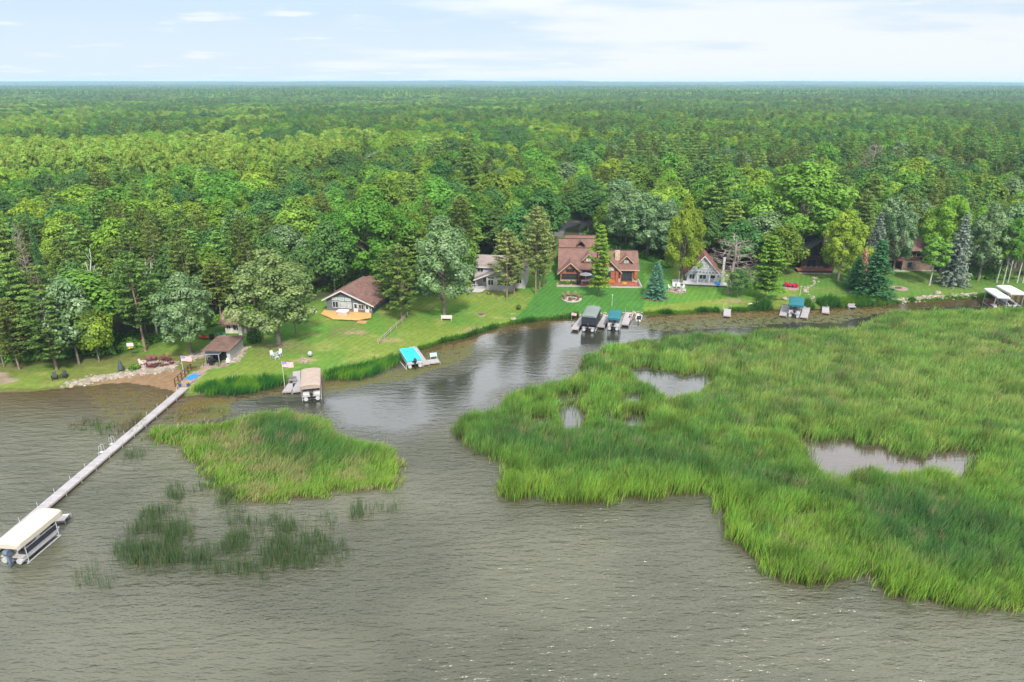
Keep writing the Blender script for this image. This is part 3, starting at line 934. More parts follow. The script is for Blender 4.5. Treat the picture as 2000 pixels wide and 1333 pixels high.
def pine(seed, H=18.0, Rr=3.6, base=.32, whorls=13, per=6, tuft=.62, nq=16, leaf=.26, flat=.5, taper=.7, droop=0.0, gaps=.12, shape='round', spray=0):
    """whorled conifer: tufts of needles along each branch; returns leaf parts and branch list"""
    g = np.random.default_rng(seed)
    C = []; Rd = []; br = []; Tn = []
    for w in range(whorls):
        f = w / (whorls - 1)
        z = H * (base + (1 - base) * f ** .92) - .3
        if shape == 'round': L = Rr * (math.sin(math.pi * (.16 + .80 * f)) ** .7) * g.uniform(.72, 1.1)
        elif shape == 'cone': L = Rr * (1 - f) ** .9 * g.uniform(.85, 1.08) + .22
        else: L = Rr * ((1 - f) ** .55) * (.92 + .22 * math.sin(f * 9 + seed)) * g.uniform(.72, 1.15) + .45
        ph = g.uniform(0, 7)
        for k in range(per):
            if g.random() < gaps: continue
            a = ph + 2 * math.pi * k / per + g.normal() * .18
            l = L * g.uniform(.78, 1.1)
            up = (.22 if shape == 'round' else .10) * l - droop * l
            e = np.array([math.cos(a) * l, math.sin(a) * l, z + up])
            s = np.array([0, 0, z])
            br.append((s, e))
            m = max(2, int(l / (tuft * .85)))
            tn = g.uniform()
            for q in range(m):
                t = (q + 1) / m if shape != 'round' else .35 + .65 * (q + 1) / m
                for sg in (range(-spray, spray + 1) if spray else (0,)):
                    off = np.array([-math.sin(a), math.cos(a), 0]) * sg * tuft * .9 * (.4 + .6 * t) * (1.15 - .5 * t)
                    c = s + (e - s) * (t - abs(sg) * .08) + off + g.normal(size=3) * tuft * .18 + np.array([0, 0, .25 * tuft * t])
                    C.append(c); Rd.append(tuft * g.uniform(.75, 1.2) * (.75 + .25 * (1 - f))); Tn.append(.15 + .45 * tn + .12 * t)
    C.append(np.array([0, 0, H - .2])); Rd.append(tuft * .7); Tn.append(.7)
    C = np.array(C); Rd = np.array(Rd); Tn = np.array(Tn)
    n = len(C)
    d = unit(g.normal(size=(n, nq, 3)))
    P = C[:, None] + d * (Rd[:, None] * g.uniform(.3, 1, (n, nq)))[..., None] * np.array([1, 1, flat])
    nn = unit(d * .5 + g.normal(size=(n, nq, 3)) * .42 + np.array([0, 0, .75]))
    tone = (Tn[:, None] + g.uniform(0, .42, (n, nq))).ravel()
    return [leaves(P.reshape(-1, 3), nn.reshape(-1, 3), leaf, .42, tone, g)], br


def pine_trunk(name, H, r, br, m, n=6, every=1, br_r=.05):
    mb = MB()
    limb_tube(mb, [(0, 0, -.4), (0, 0, .3), (.06, .03, H * .35), (-.05, .04, H * .7), (0, 0, H * .97)], r * 1.2, r * .15, n)
    for i, (s, e) in enumerate(br):
        if i % every == 0: mb.tube(s, s + (e - s) * .92, br_r, br_r * .35, 3, False)
    return mb.mesh(name, m, True)


def bare(mb, p, d, L, r, depth, g, spread=.7, upb=.25):
    e = p + d * L
    mb.tube(p, e, r, r * .6, 4 if depth > 1 else 3, False)
    if depth == 0: return
    for k in range(3 if depth > 1 else 3):
        nd = unit(d + g.normal(size=3) * spread + np.array([0, 0, upb]))
        bare(mb, p + d * L * g.uniform(.5, 1), nd, L * g.uniform(.5, .8), r * .55, depth - 1, g, spread, upb)


PROTO = {}                                         # kind -> list of (crown mesh, trunk mesh, H, R)


def add_proto(kind, crown, trunk, H, Rr): PROTO.setdefault(kind, []).append((crown, trunk, H, Rr))


for i in range(6):
    H, Rr = (15, 5.2) if i < 4 else (16, 4.6)
    p, e = broadleaf(100 + i, H, Rr, base=.14 if i < 4 else .26, lobes=28 + 3 * i, nq=4600, leaf=.30, top=.75 + .05 * i, irregular=.16, lr=(.28, .46))
    t = trunk_mesh('trunk', H, .24, e, BARK, i)
    me = leaf_mesh('crown', p, LEAF['green'])
    for c, kd in (('green', 'green'), ('bright', 'bright'), ('dark', 'dark'), ('silver', 'silver')):
        m2 = me if c == 'green' else me.copy()
        if c != 'green': m2.materials[0] = LEAF[c]
        add_proto(kd, m2, t, H, Rr)
for i in range(4):
    H, Rr = 16, 3.0
    p, e = broadleaf(200 + i, H, Rr, base=.36, lobes=20, nq=2800, leaf=.30, top=.85, irregular=.12, lr=(.34, .52))
    add_proto('aspen', leaf_mesh('crown', p, LEAF['aspen']), trunk_mesh('trunk', H, .15, e, BARKW, i, nl=6), H, Rr)
for i in range(4):
    p, b = pine(300 + i, 18, 3.5, base=.20 + .05 * i, whorls=15, per=7, tuft=.60, nq=17, leaf=.24)
    me = leaf_mesh('crown', p, LEAF['pine']); t = pine_trunk('trunk', 18, .2, b, BARKP, every=2)
    add_proto('pine', me, t, 18, 3.5)
    m2 = me.copy(); m2.materials[0] = LEAF['ppine']; add_proto('ppine', m2, t, 18, 3.5)
for i in range(3):
    p, b = pine(400 + i, 19, 4.2, base=.22, whorls=14, per=6, tuft=.60, nq=13, leaf=.28, flat=.34, shape='white', spray=1, gaps=.14)
    me = leaf_mesh('crown', p, LEAF['wpine']); t = pine_trunk('trunk', 19, .22, b, BARKP, every=2)
    add_proto('wpine', me, t, 19, 4.2)
for i in range(2):
    p, b = pine(500 + i, 15, 2.9, base=.06, whorls=26, per=9, tuft=.46, nq=10, leaf=.24, flat=.5, shape='cone', droop=.28, gaps=.05)
    t = pine_trunk('trunk', 15, .17, b, BARK, every=4)
    me = leaf_mesh('crown', p, LEAF['spruce'])
    for c in ('spruce', 'blue', 'brown'):
        m2 = me if c == 'spruce' else me.copy()
        if c != 'spruce': m2.materials[0] = LEAF[c]
        add_proto(c, m2, t, 15, 2.9)
for i in range(3):                                 # single large lawn trees, finer leaves
    H, Rr = 16, 6.2
    p, e = broadleaf(600 + i, H, Rr, base=.07, lobes=68, nq=13000, leaf=.235, top=.8, irregular=.17, lr=(.16, .30))
    t = trunk_mesh('trunk', H, .34, e, BARK, 60 + i, nl=22, fork=.2, n=9)
    me = leaf_mesh('crown', p, LEAF['grey'])
    for c in ('grey', 'silver', 'green', 'bright'):
        m2 = me if c == 'grey' else me.copy()
        if c != 'grey': m2.materials[0] = LEAF[c]
        add_proto('big_' + c, m2, t, H, Rr)
p, b = pine(701, 14, 2.6, base=.17, whorls=15, per=6, tuft=.5, nq=12, leaf=.22, flat=.35, shape='white', spray=1, gaps=.1)
t = pine_trunk('trunk', 14, .17, b, BARKP, every=1)
me = leaf_mesh('crown', p, LEAF['lime']); add_proto('lime', me, t, 14, 2.6)
p, b = pine(702, 9, 2.6, base=.03, whorls=24, per=11, tuft=.46, nq=14, leaf=.2, flat=.6, shape='cone', droop=.1, gaps=.02)
add_proto('bluebush', leaf_mesh('crown', p, LEAF['bluebush']), pine_trunk('trunk', 9, .12, b, BARK, every=5), 9, 2.6)
for i in range(3):                                 # birches: slim white stems, airy crown
    H, Rr = 13, 2.9
    p, e = broadleaf(800 + i, H, Rr, base=.30, lobes=26, nq=3400, leaf=.21, top=.9, irregular=.25, lr=(.22, .38))
    add_proto('birch', leaf_mesh('crown', p, LEAF['bright' if i == 0 else 'green']), trunk_mesh('trunk', H, .15, e, BARKW, 80 + i, nl=10, lean=.06 * (i - 1)), H, Rr)
for i in range(3):                                 # bare dead trees
    g = np.random.default_rng(900 + i)
    tb = MB(); cb = MB()
    limb_tube(tb, [(0, 0, -.4), (.1, 0, 4), (0, .15, 8), (.1, .1, 12)], .2, .07, 6)
    for k in range(26):
        z = 3.5 + 8.3 * k / 26; a = k * 2.4
        bare(cb, np.array([0, 0, z]), unit(np.array([math.cos(a), math.sin(a), .35])), 1.7 * (1.15 - .6 * k / 26), .055, 3, g)
    add_proto('dead', cb.mesh('branches', BARKD), tb.mesh('trunk', BARKD, True), 13, 3.6)
for i in range(2):                                 # white broken snags
    g = np.random.default_rng(950 + i)
    tb = MB(); cb = MB()
    limb_tube(tb, [(0, 0, -.4), (.2, 0, 5), (-.1, .15, 9), (.5, .1, 13)], .2, .07, 6)
    for k in range(6):
        z = 6 + 6.5 * k / 6; a = k * 2.2 + i
        bare(cb, np.array([.1, 0, z]), unit(np.array([math.cos(a), math.sin(a) * .4, .9])), 2.2, .09, 1, g, .45, .3)
    add_proto('snag', cb.mesh('branches', BARKW), tb.mesh('trunk', BARKW, True), 14, 2.0)

NAMES = {'green': 'broadleaf_tree', 'bright': 'broadleaf_tree', 'dark': 'broadleaf_tree', 'silver': 'maple_tree', 'aspen': 'aspen_tree', 'pine': 'pine_tree', 'ppine': 'pine_tree',
         'wpine': 'white_pine_tree', 'spruce': 'spruce_tree', 'blue': 'blue_spruce_tree', 'brown': 'dead_spruce_tree', 'lime': 'pine_tree', 'bluebush': 'spruce_bush', 'birch': 'birch_tree',
         'dead': 'dead_tree', 'snag': 'dead_birch_tree', 'big_grey': 'oak_tree', 'big_silver': 'maple_tree', 'big_green': 'oak_tree', 'big_bright': 'oak_tree'}
CAT = lambda n: 'bush' if 'bush' in n else n.replace('_', ' ')
TREES = []                                         # (x, y, crown radius) of the trees placed by hand


def tree(kind, x, y, H, Rr, label, group=None, i=None, z=None):
    lst = PROTO[kind]
    cr, tr, H0, R0 = lst[(i if i is not None else random.randrange(len(lst))) % len(lst)]
    o = thing(NAMES[kind], (x, y, ground(x, y) if z is None else z), random.uniform(0, 6.28), label, CAT(NAMES[kind]), group)
    o.scale = (Rr / R0, Rr / R0, H / H0)
    link('trunk', tr, o)
    link('branches' if kind in ('dead', 'snag') else 'crown', cr, o)
    return o


def hero(kind, bx, by, topy, wpx, label, i=None, group=None):
    x, y, z = at(bx, by)
    H = zat(topy, y) - z
    Rr = wpx * .5 * mpp(y, (by + topy) / 2)
    TREES.append((x, y, Rr))
    return tree(kind, x, y, H, Rr, label, group, i, z)


hero('pine', 111, 722, 572, 104, 'olive green pine on the lawn edge behind the two black chairs', 0)
hero('pine', 38, 722, 590, 78, 'dark pine at the left end of the wood beside the bare sand patch', 1)
hero('wpine', 58, 690, 502, 84, 'bright green white pine rising above the dark pines at the left of the beach', 0)
hero('green', 8, 716, 610, 60, 'leafy green tree low at the very left edge above the beach lawn', 1)
hero('silver', 155, 712, 548, 98, 'silvery green leafy tree left of the yellow kayak', 0)
hero('bright', 194, 706, 604, 72, 'fresh green leafy tree with pale trunk just left of the yellow kayak', 2)
hero('pine', 284, 686, 498, 100, 'tall olive pine behind the white backboard and fire pit', 2)
hero('snag', 206, 662, 500, 44, 'white dead birch with forked bare top above the yellow kayak', 0)
hero('snag', 308, 660, 494, 44, 'white dead birch leaning out of the pine behind the fire pit', 1)
hero('big_silver', 374, 692, 540, 118, 'wide silvery oak with bare grey twigs left of the boathouse', 0)
hero('big_grey', 545, 672, 500, 162, 'large pale topped oak with flared trunk on the lawn right of the boathouse', 1)
hero('dark', 578, 652, 560, 44, 'small slim tree right of the big oak beside the white shed', 3)
hero('spruce', 108, 640, 410, 26, 'narrow dark blue spruce spire above the pines near the left edge', 0)
hero('dead', 82, 640, 425, 40, 'bare brownish dead tree beside the dark spruce spire', 0)
hero('pine', 672, 566, 462, 56, 'dark pine rising behind the left slope of the grey house roof', 3)
hero('big_green', 735, 562, 384, 150, 'massive round green oak towering behind the grey house', 2)
hero('bright', 762, 566, 500, 80, 'lower bright leafy tree between the grey house roof and the big oak', 0)
hero('dark', 655, 575, 432, 96, 'dark rounded tree left of and behind the grey house', 2)
hero('pine', 764, 604, 490, 70, 'darker pine close behind the pine at the fence right of the grey house', 1)
hero('pine', 784, 626, 480, 84, 'olive pine between the grey house and the split rail fence', 0)
hero('big_silver', 868, 617, 440, 132, 'big silver grey tree with a white bench at its foot', 2)
hero('ppine', 990, 584, 450, 68, 'pale leaning pine in front of the white house porch', 1)
hero('ppine', 1004, 575, 468, 56, 'second pale pine close before the white house, right of the leaning one', 2)
hero('ppine', 1046, 575, 405, 66, 'tall pale pine at the lawn border between white house and log house', 3)
hero('ppine', 1054, 566, 416, 50, 'pale pine just behind the tallest one between white house and log house', 0)
hero('ppine', 1062, 562, 436, 48, 'third pale pine by the left corner of the log house', 1)
hero('wpine', 905, 520, 382, 84, 'broad layered white pine behind the left end of the white house', 1)
hero('dark', 965, 500, 410, 90, 'dark green tree behind the roof of the white house', 1)
hero('lime', 1169, 579, 441, 46, 'slender layered young pine on the lawn in front of the log house', 0)
hero('bluebush', 1280, 583, 512, 44, 'dense blue green spruce bush in an edged bed right of the log house', 0)
hero('big_silver', 1264, 500, 384, 104, 'silvery maple right behind the log house chimney', 1)
hero('big_silver', 1222, 484, 372, 92, 'silver maple right above the right end of the log house roof', 2)
hero('dark', 1316, 516, 420, 70, 'dark tree between the silver maples and the blue house', 4)
hero('silver', 1206, 452, 346, 84, 'silver leafed tree over the driveway behind the log house', 3)
hero('big_silver', 1300, 512, 396, 86, 'silver maple left of the yellow green tree by the blue house', 0)
hero('big_bright', 1331, 556, 402, 82, 'narrow yellow green tree covering the left side of the blue house', 2)
hero('wpine', 1390, 500, 322, 90, 'dark layered white pine high behind the blue house', 2)
hero('dark', 1378, 512, 414, 70, 'dark round tree right behind the blue house roof', 0)
hero('dead', 1424, 575, 456, 150, 'greyish brown bare tree right of the blue house chimney', 1)
hero('dark', 1440, 582, 528, 50, 'low dark bushy tree below the bare brown branches', 1)
hero('big_green', 1552, 512, 326, 190, 'huge pale green willowy tree above the dark cabin', 0)
hero('lime', 1494, 585, 462, 62, 'wide yellow green layered pine on the lawn right of the bare tree', 0)
hero('green', 1520, 540, 440, 84, 'round green tree left of the dark cabin chimney', 2)
hero('big_bright', 1636, 549, 418, 84, 'bright green tree right of the dark cabin', 1)
hero('blue', 1698, 546, 416, 50, 'pale blue spruce with pointed tip behind the dark green spruce', 0)
hero('brown', 1678, 560, 488, 34, 'brown dead spruce at the left side of the dark green spruce', 1)
hero('spruce', 1703, 582, 470, 78, 'dense dark green spruce standing at the shore reeds', 1)
hero('spruce', 1668, 566, 500, 44, 'smaller dark spruce leaning on the left of the big shore spruce', 0)
hero('big_silver', 1744, 530, 404, 66, 'silver white maple left of the brown house', 1)
hero('birch', 1815, 558, 465, 58, 'birch with white leaning trunk in front of the brown house', 2)
hero('big_bright', 1838, 530, 388, 92, 'yellowish oak behind the white trunked birch', 0)
hero('blue', 1858, 557, 416, 56, 'tall bluish spruce with bare lower trunk right of the birch', 1)
hero('big_silver', 1910, 548, 408, 84, 'tall silver white maple left of the white boat canopies', 2)
for k, (bx, by, ty, wd) in enumerate(((1946, 553, 440, 42), (1958, 556, 425, 48), (1968, 553, 430, 44), (1986, 553, 410, 50), (1997, 553, 420, 50))):
    hero('birch', bx, by, ty, wd, 'pale birch in the clump of white stems behind the white boat canopies', k, 'birches behind the white canopies')
hero('dead', 1690, 400, 272, 70, 'bare purplish dead tree high in the wood on the right', 2)
hero('wpine', 915, 420, 262, 60, 'tall dark white pine standing above the wood left of the centre', 0)

# ---- the wood: single trees as far as they can be told apart, the rest as one mass
HOUSE_CLEAR = [[(-60, 112), (-44, 112), (-44, 124), (-60, 124)], [(-40, 128), (-24, 128), (-22, 146), (-40, 146)], [(-11, 144), (5, 144), (5, 160), (-11, 160)],
               [(9, 150), (32, 150), (30, 178), (22, 182), (22, 230), (9, 230)], [(36, 150), (50, 150), (50, 168), (36, 168)], [(66, 152), (82, 152), (82, 178), (66, 178)],
               [(90, 158), (106, 158), (106, 178), (90, 178)]]
cand = []
step = 3.4
for yy in np.arange(104, 330, step):
    for xx in np.arange(-.78 * (yy + 45), .78 * (yy + 45), step):
        x = xx + random.uniform(-.5, .5) * step; y = yy + random.uniform(-.5, .5) * step
        if y < float(yf(x)) + 1.5: continue
        if any(inpoly(np.array([x]), np.array([y]), p)[0] for p in HOUSE_CLEAR): continue
        if any(math.hypot(x - a, y - b) < .62 * r + 1.6 for a, b, r in TREES): continue
        cand.append((x, y))
random.shuffle(cand)
STAND = W([(-60, 344), (60, 346), (300, 345), (520, 350), (700, 322), (715, 252), (500, 246), (120, 246), (10, 268), (-60, 290)], 14.0)


def choose(x, y):
    n = float(fbm(x * .030, y * .030, 301, 3)); m = float(vnoise(x * .11, y * .11, 311)); r = random.random()
    if inpoly(np.array([x]), np.array([y]), STAND)[0]: return 'aspen' if r < .93 else 'green'
    if x < -55 and y < 165: return random.choice(['pine', 'pine', 'dark', 'green', 'wpine', 'dark', 'pine', 'bright'])
    if x > 60 and y < 200: return random.choice(['green', 'dark', 'silver', 'wpine', 'bright', 'silver', 'green', 'pine'])
    if y > 275 and x > 40: return random.choice(['wpine', 'wpine', 'dark', 'pine', 'green', 'silver'])
    pc = .10 + .5 * max(0, n - .5) + (.06 if x > 90 else 0)
    if r < pc: return 'wpine' if m > .45 else 'pine'
    if r > .985: return 'dead'
    if r > .955: return 'silver'
    return 'bright' if m > .66 else ('dark' if m < .36 else 'green')


CAPS = {'green': 130, 'bright': 90, 'dark': 60, 'silver': 120, 'aspen': 290, 'pine': 190, 'wpine': 280, 'dead': 20}
WOOD = {'green': ('rounded mid green broadleaf tree in the wood behind the houses', 'mid green broadleaf trees of the wood'),
        'bright': ('fresh yellow green broadleaf tree in the wood behind the houses', 'yellow green broadleaf trees of the wood'),
        'dark': ('dark green broadleaf tree in the wood behind the houses', 'dark green broadleaf trees of the wood'),
        'silver': ('silvery leaved maple in the wood behind the houses', 'silvery maples of the wood'),
        'aspen': ('pale green aspen in the even bright stand beyond the wood at left', 'aspens of the bright stand'),
        'pine': ('olive red pine with tufted crown in the wood', 'red pines of the wood'),
        'wpine': ('dark layered white pine rising in the wood', 'white pines of the wood'),
        'dead': ('bare leafless tree among the green crowns of the wood', 'bare trees of the wood')}
cnt = {}
MASS = []
cells = {}
pick = []
for x, y in cand:
    k = choose(x, y)
    big = random.random() < .45
    Rr = {'aspen': random.uniform(2.4, 3.3), 'pine': random.uniform(2.8, 3.9), 'wpine': random.uniform(3.2, 4.6), 'dead': 3.0}.get(k, random.uniform(5.0, 7.6) if big else random.uniform(3.3, 5.0))
    q = 5.5
    ci, cj = int(x // q), int(y // q)
    ok = True
    for i in range(ci - 2, ci + 3):
        for j in range(cj - 2, cj + 3):
            for a, b, r in cells.get((i, j), ()):
                if math.hypot(x - a, y - b) < .70 * (r + Rr): ok = False
    if not ok: continue
    cells.setdefault((ci, cj), []).append((x, y, Rr))
    pick.append((x, y, k, Rr, big))
pick.sort(key=lambda p: p[1] + abs(p[0]) * .15)
for x, y, k, Rr, big in pick:
    H = {'aspen': random.uniform(17.5, 20), 'pine': random.uniform(14, 19), 'wpine': random.uniform(15, 21.5), 'dead': random.uniform(13, 16)}.get(k, 9.0 + Rr * 1.2 + random.uniform(-1.8, 1.8))
    if y < float(yf(x)) + 7: H *= .85
    i = random.randrange(len(PROTO[k]))
    if cnt.get(k, 0) < CAPS[k]:
        cnt[k] = cnt.get(k, 0) + 1
        tree(k, x, y, H, Rr, WOOD[k][0], WOOD[k][1], i)
    elif k != 'dead':
        MASS.append((x, y, k, H, Rr))
print('forest singles', cnt, 'mass', len(MASS))

for yy0, yy1, st in ((330, 620, 7.2), (620, 1000, 8.4), (1000, 1700, 10)):
    yv, xv = np.meshgrid(np.arange(yy0, yy1, st), np.arange(-.80 * (yy1 + 45), .80 * (yy1 + 45), st), indexing='ij')
    xv = xv + rng.uniform(-.5, .5, xv.shape) * st; yv = yv + rng.uniform(-.5, .5, yv.shape) * st
    k = np.abs(xv) < .80 * (yv + 45)
    xv, yv = xv[k], yv[k]
    a = fbm(xv * .012, yv * .008, 401, 3); b = vnoise(xv * .03, yv * .02, 411); r = rng.random(len(xv))
    con = np.clip(.08 + (a - .5) * 2.2 + np.clip((xv - 20) / 120, 0, 1) * .34 + (b - .5) * .4, .03, .80)
    sc = st / 5.6
    for x, y, c_, r_, b_, a_ in zip(xv, yv, con, r, b, a):
        if r_ < c_: kd = 'wpine' if (r_ * 37) % 1 < .8 else 'pine'
        else: kd = 'bright' if b_ > .70 else ('dark' if a_ > .56 or b_ < .30 else ('aspen' if a_ < .36 and x < 60 else 'green'))
        big = kd in ('wpine', 'pine')
        MASS.append((x, y, kd, random.uniform(12, 17) * (1.16 if big else 1), random.uniform(2.8, 4.0) * sc * (.86 if big else 1.12)))
mk = ['green', 'bright', 'dark', 'silver', 'aspen', 'pine', 'wpine']
SRC = {}
for o in list(COL.objects):
    if o.name.split('.')[0] == 'crown' and o.parent is not None:
        for kd in mk:
            for j, pr in enumerate(PROTO[kd]):
                if o.data == pr[0]: SRC.setdefault((kd, j), o)
keys = sorted(SRC)
byk = {}
for i, (kd, j) in enumerate(keys): byk.setdefault(kd, []).append(i)
n = len(MASS)
V = np.zeros((n, 3)); idx = np.zeros(n, np.int32); scl = np.zeros((n, 3))
mx = np.array([m[0] for m in MASS]); my = np.array([m[1] for m in MASS])
V[:, 0] = mx; V[:, 1] = my; V[:, 2] = hz(mx, my)
for i, (x, y, kd, H, Rr) in enumerate(MASS):
    idx[i] = random.choice(byk[kd])
    pr = PROTO[keys[idx[i]][0]][keys[idx[i]][1]]
    scl[i] = (Rr / pr[3], Rr / pr[3], H / pr[2])
me = bpy.data.meshes.new('forest')
me.vertices.add(n); me.vertices.foreach_set('co', V.astype(np.float32).ravel())
at1 = me.attributes.new('pick', 'INT', 'POINT'); at1.data.foreach_set('value', idx)
at2 = me.attributes.new('size', 'FLOAT_VECTOR', 'POINT'); at2.data.foreach_set('vector', scl.astype(np.float32).ravel())
at3 = me.attributes.new('turn', 'FLOAT_VECTOR', 'POINT')
tv = np.zeros((n, 3), np.float32); tv[:, 2] = rng.uniform(0, 6.28, n); at3.data.foreach_set('vector', tv.ravel())
forest = tag(link('forest', me), 'far wood of mixed broadleaf and pine crowns reaching to the horizon', 'forest', kind='stuff')


def scatter_nodes(name, src):
    ng = bpy.data.node_groups.new(name, 'GeometryNodeTree')
    ng.interface.new_socket('Geometry', in_out='INPUT', socket_type='NodeSocketGeometry')
    ng.interface.new_socket('Geometry', in_out='OUTPUT', socket_type='NodeSocketGeometry')
    gi = ng.nodes.new('NodeGroupInput'); go = ng.nodes.new('NodeGroupOutput'); jn = ng.nodes.new('GeometryNodeJoinGeometry')

    def attr(nm, ty):
        a_ = ng.nodes.new('GeometryNodeInputNamedAttribute'); a_.data_type = ty; a_.inputs[0].default_value = nm
        return a_.outputs[0]
    pk, sz, tn = attr('pick', 'INT'), attr('size', 'FLOAT_VECTOR'), attr('turn', 'FLOAT_VECTOR')
    e2r = ng.nodes.new('FunctionNodeEulerToRotation'); ng.links.new(tn, e2r.inputs[0])
    for i, o in enumerate(src):
        cp_ = ng.nodes.new('FunctionNodeCompare'); cp_.data_type = 'INT'; cp_.operation = 'EQUAL'
        ia = [q for q in cp_.inputs if q.type == 'INT']
        ng.links.new(pk, ia[0]); ia[1].default_value = i
        oi = ng.nodes.new('GeometryNodeObjectInfo'); oi.inputs['Object'].default_value = o; oi.inputs['As Instance'].default_value = True
        ip = ng.nodes.new('GeometryNodeInstanceOnPoints')
        ng.links.new(gi.outputs[0], ip.inputs['Points']); ng.links.new(cp_.outputs[0], ip.inputs['Selection'])
        ng.links.new(oi.outputs['Geometry'], ip.inputs['Instance'])
        ng.links.new(e2r.outputs[0], ip.inputs['Rotation']); ng.links.new(sz, ip.inputs['Scale'])
        ng.links.new(ip.outputs[0], jn.inputs[0])
    ng.links.new(jn.outputs[0], go.inputs[0])
    return ng


md = forest.modifiers.new('scatter', 'NODES')
md.node_group = scatter_nodes('forest_scatter', [SRC[k] for k in keys])

# beyond that the crowns are smaller than a pixel: tiles of coarse crowns laid over the land
g = np.random.default_rng(77)
Tl = 90.0
parts = []
for i in range(120):
    c = np.array([g.uniform(-Tl / 2, Tl / 2), g.uniform(-Tl / 2, Tl / 2), 0])
    con = g.random() < .4
    H = g.uniform(11, 17) + 3 * con; Rr = g.uniform(3.5, 5.5) * (.65 if con else 1)
    m = 26
    d = unit(g.normal(size=(m, 3)) + np.array([0, 0, .7]))
    if con:
        t = g.uniform(.2, 1, m)[:, None]
        Pp = c + np.concatenate([d[:, :2] * Rr * (1.05 - t), H * t], 1)
    else: Pp = c + np.array([0, 0, H * .62]) + d * np.array([Rr, Rr, H * .36])
    parts.append(leaves(Pp, unit(d + np.array([0, 0, .5])), 1.7, .7, np.clip(g.uniform(0, .5, m) + .4 * g.random() - .25 * con, 0, 1), g))
tile = leaf_mesh('crowns', parts, LEAF['bright'])
ty = []
y = 1700.0
while y < 9500:
    stp = Tl if y < 3500 else Tl * 1.6
    for x in np.arange(-.80 * y - 60, .80 * y + 60, stp):
        ty.append((x + random.uniform(-9, 9), y + random.uniform(-9, 9), stp / Tl))
    y += stp
P = np.array(ty)
src_tile = tag(link('far_wood', tile, None, (P[0][0], P[0][1], ground(P[0][0], P[0][1])), 0), 'patch of distant wood at the left end of the far tree line', 'forest', kind='stuff')
n = len(P) - 1
me = bpy.data.meshes.new('far_forest')
V = np.stack([P[1:, 0], P[1:, 1], hz(P[1:, 0], P[1:, 1])], 1)
me.vertices.add(n); me.vertices.foreach_set('co', V.astype(np.float32).ravel())
at1 = me.attributes.new('pick', 'INT', 'POINT')
at2 = me.attributes.new('size', 'FLOAT_VECTOR', 'POINT'); at2.data.foreach_set('vector', np.stack([P[1:, 2] * 1.05, P[1:, 2] * 1.05, rng.uniform(.85, 1.2, n)], 1).astype(np.float32).ravel())
at3 = me.attributes.new('turn', 'FLOAT_VECTOR', 'POINT')
tv = np.zeros((n, 3), np.float32); tv[:, 2] = rng.integers(0, 4, n) * 1.5708; at3.data.foreach_set('vector', tv.ravel())
ff = tag(link('far_forest', me), 'distant tree line fading blue below the sky', 'forest', kind='stuff')
md = ff.modifiers.new('scatter', 'NODES'); md.node_group = scatter_nodes('far_scatter', [src_tile])
print('mass', len(MASS), 'tiles', n)

g = np.random.default_rng(51)
parts = []
for _ in range(5200):
    x = g.uniform(-118, 128); y = float(yf(x)) + abs(g.normal(0, 5.0)) - .8
    if any(inpoly(np.array([x]), np.array([y]), p)[0] for p in HOUSE_CLEAR): continue
    if float(vnoise(x * .25, y * .25, 55)) < .42: continue
    r = g.uniform(.35, 1.0); hh = r * g.uniform(.9, 1.9)
    m = 34
    d = unit(g.normal(size=(m, 3)) + np.array([0, 0, .4]))
    P = np.array([x, y, ground(x, y) + hh * .45]) + d * g.uniform(.5, 1, m)[:, None] * np.array([r, r, hh * .55])
    parts.append(leaves(P, unit(d + np.array([0, 0, .4])), .2, .6, np.clip(g.uniform(0, .6) + g.uniform(0, .4, m), 0, 1), g))
tag(link('undergrowth', leaf_mesh('undergrowth', parts, LEAF['green'])), 'low leafy undergrowth along the edge of the wood', 'undergrowth', kind='stuff')

# ------------------------------------------------------------------ houses
SH_RED = mat('shingle_red_brown', (.135, .076, .064), .9, .25, 1.2, 'shingle', (.085, .048, .042), .3, .9)
SH_LOG = mat('shingle_brown', (.128, .070, .056), .9, .2, .8, 'shingle', (.10, .054, .044), .3, .8)
SH_GREY = mat('shingle_grey', (.19, .155, .145), .9, .2, 1.0, 'shingle', (.18, .145, .135), .3, .8)
SH_BROWN = mat('shingle_tan', (.15, .095, .065), .9, .4, .7, 'shingle', (.08, .055, .042), .3, .7)
SH_BRICK = mat('shingle_brick', (.160, .060, .047), .9, .2, 1.0, 'shingle', (.115, .044, .035), .3, .9)
SH_DARK = mat('shingle_slate', (.060, .065, .072), .85, .2, 1.0, 'shingle', (.04, .043, .05), .3, .8)
LAP_GREY = mat('siding_blue_grey', (.105, .118, .135), .8, .10, 1.5, 'lap', (.06, .066, .076), .3, 4.5)
LAP_WHITE = mat('siding_white', (.36, .345, .335), .8, .06, 1.5, 'lap', (.42, .40, .39), .3, 4.5)
LAP_BLUE = mat('siding_pale_blue', (.29, .325, .37), .8, .07, 1.5, 'lap', (.20, .23, .28), .3, 4.5)
LAP_CREAM = mat('board_cream', (.50, .46, .40), .85, .15, 1.2, 'plankx', (.32, .28, .24), .3, 3.0)
WOOD_RED = mat('log_red_brown', (.27, .090, .045), .7, .22, 1.5, 'lap', (.11, .04, .022), .5, 4.0)
WOOD_DK = mat('wood_dark_brown', (.060, .036, .026), .8, .3, 2.0, 'lap', (.03, .018, .012), .3, 4.0)
DECK_Y = mat('deck_golden', (.46, .29, .105), .6, .16, 1.5, 'planky', (.36, .18, .05), .3, 6.5)
DECK_R = mat('deck_red', (.27, .095, .065), .7, .2, 1.5, 'plankx', (.13, .045, .03), .3, 6.5)
DECK_G = mat('deck_grey', (.40, .39, .39), .8, .12, 1.5, 'planky', (.26, .25, .25), .3, 6.5)
TRIM_W = mat('trim_white', (.46, .45, .44), .5, .05, 2)
